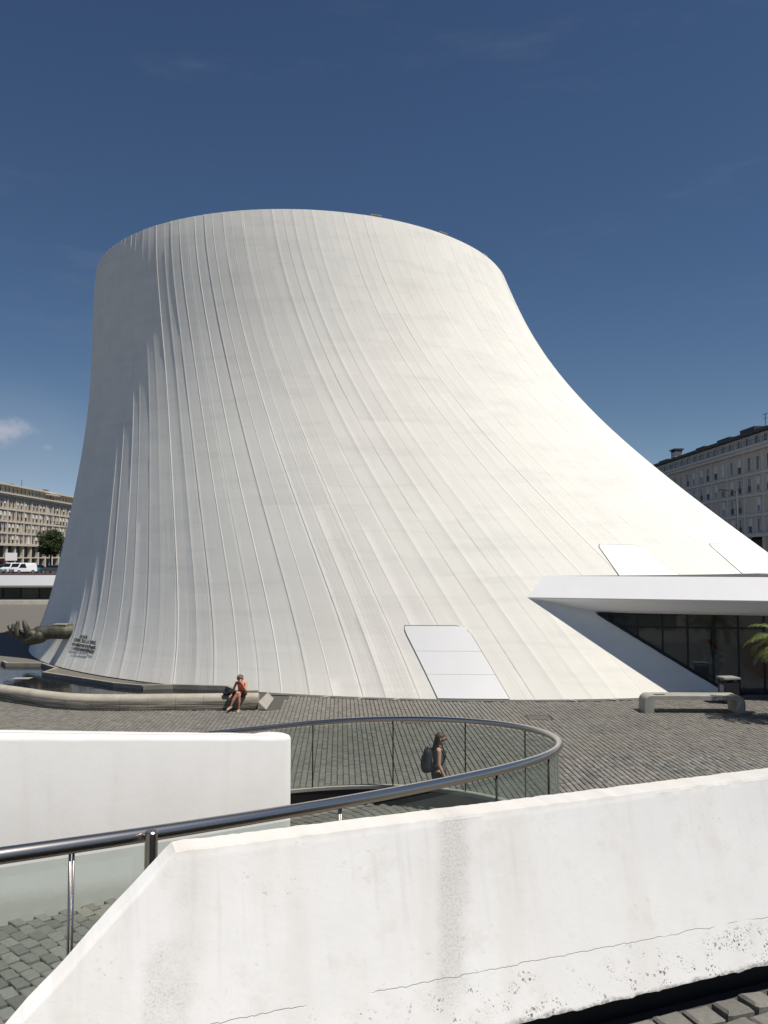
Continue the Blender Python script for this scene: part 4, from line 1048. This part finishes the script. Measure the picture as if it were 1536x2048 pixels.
# ------------------------------------------------------------------ street lamps, trees, cars
def lamp(loc, h_, rz, label):
    t_ = thing('street_lamp', label, 'lamp', loc, rz, 'street lamps')
    MB().tube([(0, 0, 0), (0, 0, .3), (0, 0, h_)], [.11, .08, .06], 10).build('pole', 'black', t_, smooth=True)
    MB().tube([(0, 0, h_ - .15), (-.5, 0, h_ + .02), (-1.3, 0, h_ + .12)], .035, 8).build('arm', 'black', t_, smooth=True)
    MB().box(-1.9, -1.1, -.13, .13, h_ + .08, h_ + .20).build('lamp_head', 'black', t_, bevel=.03)
lamp((38.4, 90, 2.4), 10.0, 0, 'slim dark street lamp against the shaded apartment block at right')
lamp((-57.6, 150, 2.4), 8.6, 0, 'slim dark street lamp beside the trees left of the shell')

def tree(label, loc, h_, cr, seed):
    r_ = random.Random(seed); t_ = thing('street_tree', label, 'tree', loc, 0, 'trees in front of the beige apartment block')
    mb = MB(); mb.tube([(0, 0, 0), (.05, 0, h_ * .22), (.0, .05, h_ * .42), (.1, .0, h_ * .62)], [.20, .16, .13, .07], 8)
    for k_ in range(9):
        a_ = k_ * 2.4; z = h_ * (.34 + .03 * k_); mb.tube([(0, 0, z), (math.cos(a_) * cr * .35, math.sin(a_) * cr * .35, z + h_ * .11), (math.cos(a_) * cr * .72, math.sin(a_) * cr * .72, z + h_ * .20)], [.07, .045, .02], 6)
    mb.build('trunk', 'bark', t_, smooth=True)
    cl = []
    for k_ in range(70):
        while True:
            v_ = Vector((r_.uniform(-1, 1), r_.uniform(-1, 1), r_.uniform(-1, 1)))
            if v_.length < 1: break
        cl.append((Vector((v_.x * cr * .82, v_.y * cr * .82, h_ * .66 + v_.z * h_ * .26)), r_.uniform(.30, .62) * cr * .5, r_.uniform(0, 1)))
    mb = MB(); tn = []
    for c_, rad, tone in cl:
        for q in range(120):
            d_ = Vector((r_.gauss(0, 1), r_.gauss(0, 1), r_.gauss(0, 1))).normalized() * rad * r_.uniform(.5, 1.08); p_ = c_ + d_
            u = Vector((r_.gauss(0, 1), r_.gauss(0, 1), r_.gauss(0, 1))).normalized(); w = u.orthogonal().normalized(); sz = r_.uniform(.10, .20)
            o_ = len(mb.v); mb.v += [tuple(p_ - u * sz), tuple(p_ + w * sz * .6), tuple(p_ + u * sz), tuple(p_ - w * sz * .6)]; mb.f.append((o_, o_ + 1, o_ + 2, o_ + 3)); tn += [min(1, max(0, tone * .6 + r_.random() * .4))] * 4
    mb.tone = tn; mb.build('crown', 'leaf', t_)
tree('round dark green street tree standing clear left of the shell', (-60.3, 150, 2.4), 8.3, 2.9, 3)
tree('dark green street tree partly hidden behind the edge of the white shell', (-58.2, 158, 2.4), 8.0, 2.7, 4)

def car(kind, paint, label, loc, rz):
    t_ = thing('parked_car', label, 'car', loc, rz, 'cars parked along the far street')
    if kind == 'van': side = [(-2.1, .35), (-2.12, 1.0), (-2.05, 1.75), (-1.9, 1.85), (.55, 1.88), (.95, 1.75), (1.45, 1.12), (2.0, .98), (2.15, .75), (2.15, .35)]
    else: side = [(-2.05, .35), (-2.1, .80), (-1.95, 1.02), (-1.5, 1.40), (-1.0, 1.50), (.2, 1.48), (.65, 1.30), (1.15, .98), (1.85, .86), (2.08, .65), (2.08, .35)]
    mb = MB(); n = len(side); W_ = .86
    def wdt(z): return W_ if z < 1.0 else W_ - (z - 1.0) * .28
    mb.v = [(x, -wdt(z), z) for x, z in side] + [(x, wdt(z), z) for x, z in side]
    mb.f = [tuple(range(n)), tuple(range(n, 2 * n))[::-1]] + [(i, i + n, (i + 1) % n + n, (i + 1) % n) for i in range(n)]
    mb.build('body', paint, t_, bevel=.05)
    for s in (-1, 1):
        zt = 1.72 if kind == 'van' else 1.40; x0, x1 = (.0, .95) if kind == 'van' else (-1.35, .75)
        y0, y1 = s * (wdt(1.04) + .012), s * (wdt(zt) + .012)
        q = MB(); q.v = [(x0 - .1, y0, 1.04), (x1 + (.38 if kind == 'van' else .22), y0, 1.04), (x1 - .15, y1, zt), (x0 + .05, y1, zt)]; q.f = [(0, 1, 2, 3) if s < 0 else (3, 2, 1, 0)]; q.build('side_window', 'car_glass', t_)
        for x in (-1.3, 1.3):
            wl_ = MB().tube([(x, s * .66, .33), (x, s * .88, .33)], .33, 18).build('wheel', 'tyre', t_)
            MB().tube([(x, s * .881, .33), (x, s * .892, .33)], .20, 14).build('rim', 'rim', wl_)
        MB().box(2.10, 2.165 if kind == 'van' else 2.10 + .005, s * .55 - .17, s * .55 + .17, .66, .82).build('headlight', 'lamp_clear', t_)
        MB().box(-2.14, -2.06, s * .68 - .09, s * .68 + .09, .80, 1.0).build('tail_light', 'lamp_red', t_)
    if kind == 'van': w0_, w1_ = (1.00, 1.74), (1.43, 1.16)
    else: w0_, w1_ = (.63, 1.33), (1.10, 1.02)
    q = MB(); q.v = [(w1_[0] + .02, -.72, w1_[1] + .02), (w1_[0] + .02, .72, w1_[1] + .02), (w0_[0] + .03, .62, w0_[1] + .02), (w0_[0] + .03, -.62, w0_[1] + .02)]; q.f = [(0, 1, 2, 3)]; q.build('windscreen', 'car_glass', t_)
    q = MB(); 
    if kind == 'van': q.box(-2.125, -2.09, -.62, .62, 1.15, 1.65)
    else: q.v = [(-1.97, -.70, 1.06), (-1.97, .70, 1.06), (-1.55, .60, 1.40), (-1.55, -.60, 1.40)]; q.f = [(3, 2, 1, 0)]
    q.build('rear_window', 'car_glass', t_)
    MB().box(-2.16, -2.11, -.25, .25, .45, .57).build('number_plate', 'blind_white', t_)
for kind, paint, label, px, Y, rz in (('car', 'car_navy', 'dark navy car parked at the far left edge', 4, 150, 205), ('van', 'car_white', 'small white van parked nearest the red shop sign', 27, 146, 250),
                                ('van', 'car_white', 'white van parked beside the teal car', 48, 143, 235), ('car', 'car_teal', 'teal car parked right of the white van', 68, 148, 240), ('car', 'car_grey', 'dark grey car parked under the street trees by the shell', 105, 146, 200)):
    car(kind, paint, label, ((px - 768) / 1657 * Y, Y, 2.4), R(rz))
lw_ = MB().box(-110, -45, 133, 133.5, 2.3, 2.72).build('street_kerb_wall', 'brick_stack'); tag(lw_, 'low brownish wall along the street above the pavilion', 'wall')

# ------------------------------------------------------------------ people
def limb(mb, pts, rads):
    for i in range(len(pts) - 1): mb.capsule(pts[i], pts[i + 1], rads[i], rads[i + 1], 12)
def hand_fingers(mb, wrist, d, side, up, k=1.0, curl=0.35):
    w, d, s, u = Vector(wrist), Vector(d).normalized(), Vector(side).normalized(), Vector(up).normalized()
    for q in (-.024, -.008, .008, .024): mb.capsule(w + s * q * .8 * k, w + d * .075 * k + s * q * k, .015 * k, .011 * k, 8)
    for q, ln in ((-.026, .060), (-.009, .075), (.009, .070), (.026, .052)):
        a_ = w + d * .078 * k + s * q * k; m_ = a_ + (d * math.cos(curl) - u * math.sin(curl)) * ln * .55 * k; e_ = m_ + (d * math.cos(curl * 2.4) - u * math.sin(curl * 2.4)) * ln * .5 * k
        mb.capsule(a_, m_, .0085 * k, .0080 * k, 8); mb.capsule(m_, e_, .0080 * k, .0068 * k, 8)
    a_ = w + d * .02 * k - s * .028 * k; m_ = a_ + (d * .6 - s * .7 - u * .2).normalized() * .042 * k; e_ = m_ + (d * .9 - s * .25 - u * .3).normalized() * .034 * k
    mb.capsule(a_, m_, .012 * k, .0095 * k, 8); mb.capsule(m_, e_, .0095 * k, .0075 * k, 8)
def head(mb, c, f, up, r=.1):                 # c centre, f facing, up
    c, f, up = Vector(c), Vector(f).normalized(), Vector(up).normalized(); s = f.cross(up).normalized()
    mb.capsule(c + up * .035 - f * .015, c + up * .035 + f * .012, .088, .085, 14); mb.capsule(c - up * .045 + f * .015, c - up * .06 + f * .03, .068, .052, 14)
    mb.capsule(c + up * .012 + f * .088, c - up * .022 + f * .103, .010, .015, 8)
    mb.capsule(c - up * .058 + f * .083 - s * .016, c - up * .058 + f * .083 + s * .016, .009, .009, 8)
    for q in (-1, 1):
        mb.capsule(c + s * q * .085 + up * .015 - f * .005, c + s * q * .087 - up * .022 - f * .002, .016, .011, 8)
        mb.capsule(c + up * .026 + f * .078 + s * q * .022, c + up * .026 + f * .074 + s * q * .045, .010, .009, 8)
def eyes(parent, c, f, up, mat='black'):
    c, f, up = Vector(c), Vector(f).normalized(), Vector(up).normalized(); s = f.cross(up).normalized()
    for q in (-1, 1):
        p_ = c + up * .010 + f * .083 + s * q * .033; MB().ell(tuple(p_), (.010, .010, .007), 8).build('eye', mat, parent, smooth=True)

# seated woman: origin on the paving below her knees, she faces the camera (-y)
sw = thing('person', 'seated person in coral top and dark skirt with legs crossed on the pool kerb', 'person', (-4.92, 28.32, 0))
sw.scale = (.95, .95, .95)
bd = MB(); hipz = .615
limb(bd, [(.06, .40, hipz), (.055, .36, .74), (.05, .27, .90), (.045, .21, 1.00)], [.150, .125, .130, .095])     # torso leaning forward
limb(bd, [(-.115, .25, .975), (.045, .23, 1.0), (.205, .25, .965)], [.052, .075, .052])
limb(bd, [(.045, .19, 1.02), (.04, .12, 1.10)], [.050, .045])
hc = (.035, .085, 1.155); hf = (-.10, -1, -.38); hu = (0, -.35, .94)
head(bd, hc, hf, hu)
limb(bd, [(-.125, .25, .975), (-.215, .22, .76), (-.275, .14, .575)], [.047, .039, .026])                     # straight arm to the kerb
hand_fingers(bd, (-.28, .13, .565), (-.25, -.55, -.30), (.9, -.3, 0), (0, -.2, 1), 1.0, .25)
limb(bd, [(.215, .25, .965), (.235, .06, .745), (.10, -.035, 1.02)], [.047, .040, .027])                        # elbow on the thigh, hand at the face
hand_fingers(bd, (.095, -.037, 1.03), (-.25, .20, .95), (.8, .3, .1), (0, -1, .1), 1.0, .5)
limb(bd, [(-.03, .36, .58), (.02, -.02, .575), (-.035, -.045, .545)], [.088, .066, .058])                     # thighs
limb(bd, [(.15, .36, .58), (-.03, -.08, .655)], [.088, .062])
limb(bd, [(-.03, -.08, .655), (-.16, -.125, .42), (-.235, -.15, .235)], [.056, .054, .033])                     # crossing shin
limb(bd, [(.02, -.03, .57), (.025, -.03, .34), (.005, .0, .10)], [.056, .053, .032])                              # standing shin
limb(bd, [(-.235, -.15, .235), (-.245, -.14, .195)], [.034, .034]); limb(bd, [(-.245, -.15, .19), (-.335, -.27, .135)], [.034, .024])
limb(bd, [(.005, .0, .10), (.005, .005, .055)], [.034, .034]); limb(bd, [(.005, -.01, .045), (.0, -.16, .030)], [.034, .026])
sk_ = remesh(bd, 'body', 'skin_tan', .0075, sw, 3)
tp = MB(); limb(tp, [(.055, .365, .72), (.05, .275, .90), (.048, .235, .965)], [.136, .140, .098]); limb(tp, [(-.03, .20, 1.0), (-.03, .15, .93)], [.038, .05]); limb(tp, [(.12, .20, 1.0), (.12, .15, .93)], [.038, .05])
remesh(tp, 'top', 'coral', .010, sw, 3)
st_ = MB(); limb(st_, [(.06, .40, .60), (.058, .375, .70)], [.168, .145]); limb(st_, [(-.03, .37, .575), (.015, .10, .58)], [.104, .086]); limb(st_, [(.15, .37, .585), (.045, .08, .625)], [.104, .084])
limb(st_, [(.06, .38, .56), (.03, .12, .545)], [.10, .075])
remesh(st_, 'skirt', 'dark_brown_cloth', .010, sw, 3)
hr = MB(); hcv = Vector(hc); hfv = Vector(hf).normalized(); huv = Vector(hu).normalized(); hsv = hfv.cross(huv).normalized(); rr_ = random.Random(5)
for k_ in range(70):
    v_ = Vector((rr_.gauss(0, 1), rr_.gauss(0, 1), rr_.gauss(0, 1))).normalized()
    if v_.dot(hfv) > .55 and v_.dot(huv) < .45: continue
    if v_.dot(huv) < -.75: continue
    p_ = hcv + huv * .02 - hfv * .012 + v_ * .098; hr.ell(tuple(p_), (.034, .034, .034), 8)
hr.capsule(hcv + huv * .03 - hfv * .03, hcv + huv * .03, .098, .096, 14)
remesh(hr, 'hair', 'hair_curly', .009, sw, 1)
eyes(sw, hc, hf, hu)
for nm, pts in (('sandal', [(-.238, -.13, .17), (-.345, -.275, .112)]), ('sandal', [(.005, .03, .012), (.0, -.175, .010)])):
    mb = MB(); limb(mb, pts, [.036, .034]); q = Vector(pts[0]).lerp(Vector(pts[1]), .55)
    mb.tube([q + Vector((-.04, 0, .005)), q + Vector((-.02, -.005, .055)), q + Vector((.02, -.005, .055)), q + Vector((.04, 0, .005))], .010, 6)
    mb.tube([Vector(pts[0]) + Vector((-.035, .01, .02)), Vector(pts[0]) + Vector((0, .035, .06)), Vector(pts[0]) + Vector((.035, .01, .02))], .009, 6)
    remesh(mb, nm, 'sandal', .006, sw, 2)
bg_ = thing('handbag', 'black slouchy handbag lying on the pool kerb beside the seated person', 'bag', (-5.27, 28.72, .49))
mb = MB(); mb.ell((0, 0, .075), (.20, .13, .085), 14).ell((-.14, -.03, .05), (.12, .10, .06), 12).ell((.10, .03, .09), (.10, .09, .075), 12); remesh(mb, 'bag_body', 'black', .012, bg_, 2)
MB().tube([(-.12, 0, .12), (-.08, -.10, .20), (.04, -.12, .21), (.11, -.02, .14)], .011, 8).build('strap', 'black', bg_, smooth=True)

# walking woman beyond the glass, facing right (+x)
ww = thing('person', 'walking person with long brown hair, backpack and phone seen through the glass', 'person', (1.10, 16.9, 0))
bd = MB()
limb(bd, [(.0, 0, .93), (.01, 0, 1.10), (.0, 0, 1.27), (-.01, 0, 1.36)], [.145, .112, .128, .095])
limb(bd, [(-.01, -.165, 1.355), (-.01, 0, 1.375), (-.01, .165, 1.355)], [.048, .070, .048])
limb(bd, [(-.01, 0, 1.38), (.02, 0, 1.47)], [.050, .046])
hc = (.04, 0, 1.545); hf = (1, -.10, -.12); hu = (.12, 0, 1); head(bd, hc, hf, hu)
limb(bd, [(-.01, -.185, 1.35), (-.015, -.215, 1.09), (.10, -.215, .86)], [.048, .040, .026]); hand_fingers(bd, (.105, -.215, .85), (.45, -.05, -.85), (.3, -.9, .2), (.6, .2, .5), 1.0, .45)
limb(bd, [(-.01, .185, 1.35), (-.03, .215, 1.09), (.06, .215, .87)], [.048, .040, .026]); hand_fingers(bd, (.062, .215, .86), (.3, 0, -.95), (.9, .2, .2), (0, -.5, .1), 1.0, .4)
limb(bd, [(.0, -.09, .90), (.14, -.09, .50), (.10, -.09, .10)], [.090, .058, .034]); limb(bd, [(.10, -.09, .09), (.10, -.09, .06)], [.036, .036]); limb(bd, [(.085, -.09, .042), (.25, -.10, .030)], [.036, .027])
limb(bd, [(.0, .09, .90), (-.05, .09, .50), (-.26, .09, .17)], [.090, .058, .034]); limb(bd, [(-.26, .09, .17), (-.28, .09, .13)], [.036, .036]); limb(bd, [(-.28, .09, .12), (-.155, .10, .030)], [.035, .027])
remesh(bd, 'body', 'skin', .0075, ww, 3)
tp = MB(); limb(tp, [(.0, 0, .88), (.012, 0, 1.10), (.0, 0, 1.27), (-.005, 0, 1.33)], [.158, .128, .140, .105]); limb(tp, [(-.0, -.10, 1.40), (0, -.09, 1.30)], [.040, .06]); limb(tp, [(-.0, .10, 1.40), (0, .09, 1.30)], [.040, .06])
remesh(tp, 'tank_top', 'grey_cloth', .010, ww, 3)
st_ = MB(); limb(st_, [(.0, 0, .93), (.0, 0, .84)], [.156, .158]); limb(st_, [(.0, -.09, .86), (.075, -.09, .67)], [.105, .100]); limb(st_, [(.0, .09, .86), (-.025, .09, .67)], [.105, .100])
remesh(st_, 'shorts', 'dark_grey_cloth', .010, ww, 3)
hr = MB(); hcv = Vector(hc); hfv = Vector(hf).normalized(); huv = Vector(hu).normalized()
hr.capsule(hcv + huv * .048 - hfv * .030, hcv + huv * .048 + hfv * .006, .092, .086, 14); hr.capsule(hcv - hfv * .05 + huv * .0, hcv - hfv * .085 - huv * .14, .078, .060, 12); hr.capsule(hcv - hfv * .085 - huv * .14, hcv - hfv * .13 - huv * .30, .060, .035, 12)
hr.capsule(hcv - hfv * .02 + Vector((0, -.07, .02)), hcv - hfv * .06 + Vector((0, -.075, -.12)), .030, .028, 8)
remesh(hr, 'hair', 'hair_brown', .008, ww, 2)
sg_ = MB()
for q in (-1, 1): sg_.ell((hc[0] + .098, q * .033 - .012, hc[2] + .010), (.010, .028, .021), 10); sg_.tube([(hc[0] + .095, q * .062 - .01, hc[2] + .014), (hc[0] - .01, q * .090, hc[2] + .016)], .004, 6)
sg_.build('sunglasses', 'black', ww, smooth=True)
ph = thing('phone', 'small black phone held in the hand of the walking person', 'phone', (1.10 + .175, 16.9 - .232, .765))
MB().box(-.006, .006, -.035, .035, -.070, .070).build('phone_case', 'black', ph, bevel=.003).rotation_euler = (0, R(60), R(12))
MB().box(.0065, .0075, -.031, .031, -.065, .065).build('phone_screen', 'car_glass', ph).rotation_euler = (0, R(60), R(12))
mb = MB(); mb.capsule((-.235, -.075, 1.00), (-.215, -.075, 1.29), .105, .085, 14); mb.capsule((-.235, .075, 1.00), (-.215, .075, 1.29), .105, .085, 14); mb.capsule((-.26, -.07, .99), (-.26, .07, .99), .10, .10, 14); mb.capsule((-.30, -.06, 1.02), (-.29, -.06, 1.18), .07, .06, 10); mb.capsule((-.30, .06, 1.02), (-.29, .06, 1.18), .07, .06, 10)
bp = thing('backpack', 'dark navy backpack on the back of the walking person', 'backpack', (1.10, 16.9, 0)); remesh(mb, 'bag_body', 'backpack_cloth', .012, bp, 3)
for s in (-1, 1): MB().tube([(-.14, s * .10, 1.33), (-.04, s * .115, 1.435), (.08, s * .115, 1.40), (.135, s * .115, 1.24), (.06, s * .145, 1.08), (-.14, s * .12, .97)], .016, 8).build('strap', 'black', bp, smooth=True)
MB().tube([(-.22, -.03, 1.375), (-.23, 0, 1.41), (-.22, .03, 1.375)], .012, 8).build('grab_loop', 'black', bp, smooth=True)
MB().tube([(.145, -.115, 1.30), (.150, .0, 1.29), (.145, .115, 1.30)], .010, 6).build('chest_strap', 'black', bp, smooth=True)
print('cells', len(cells), 'ramp setts', nr)
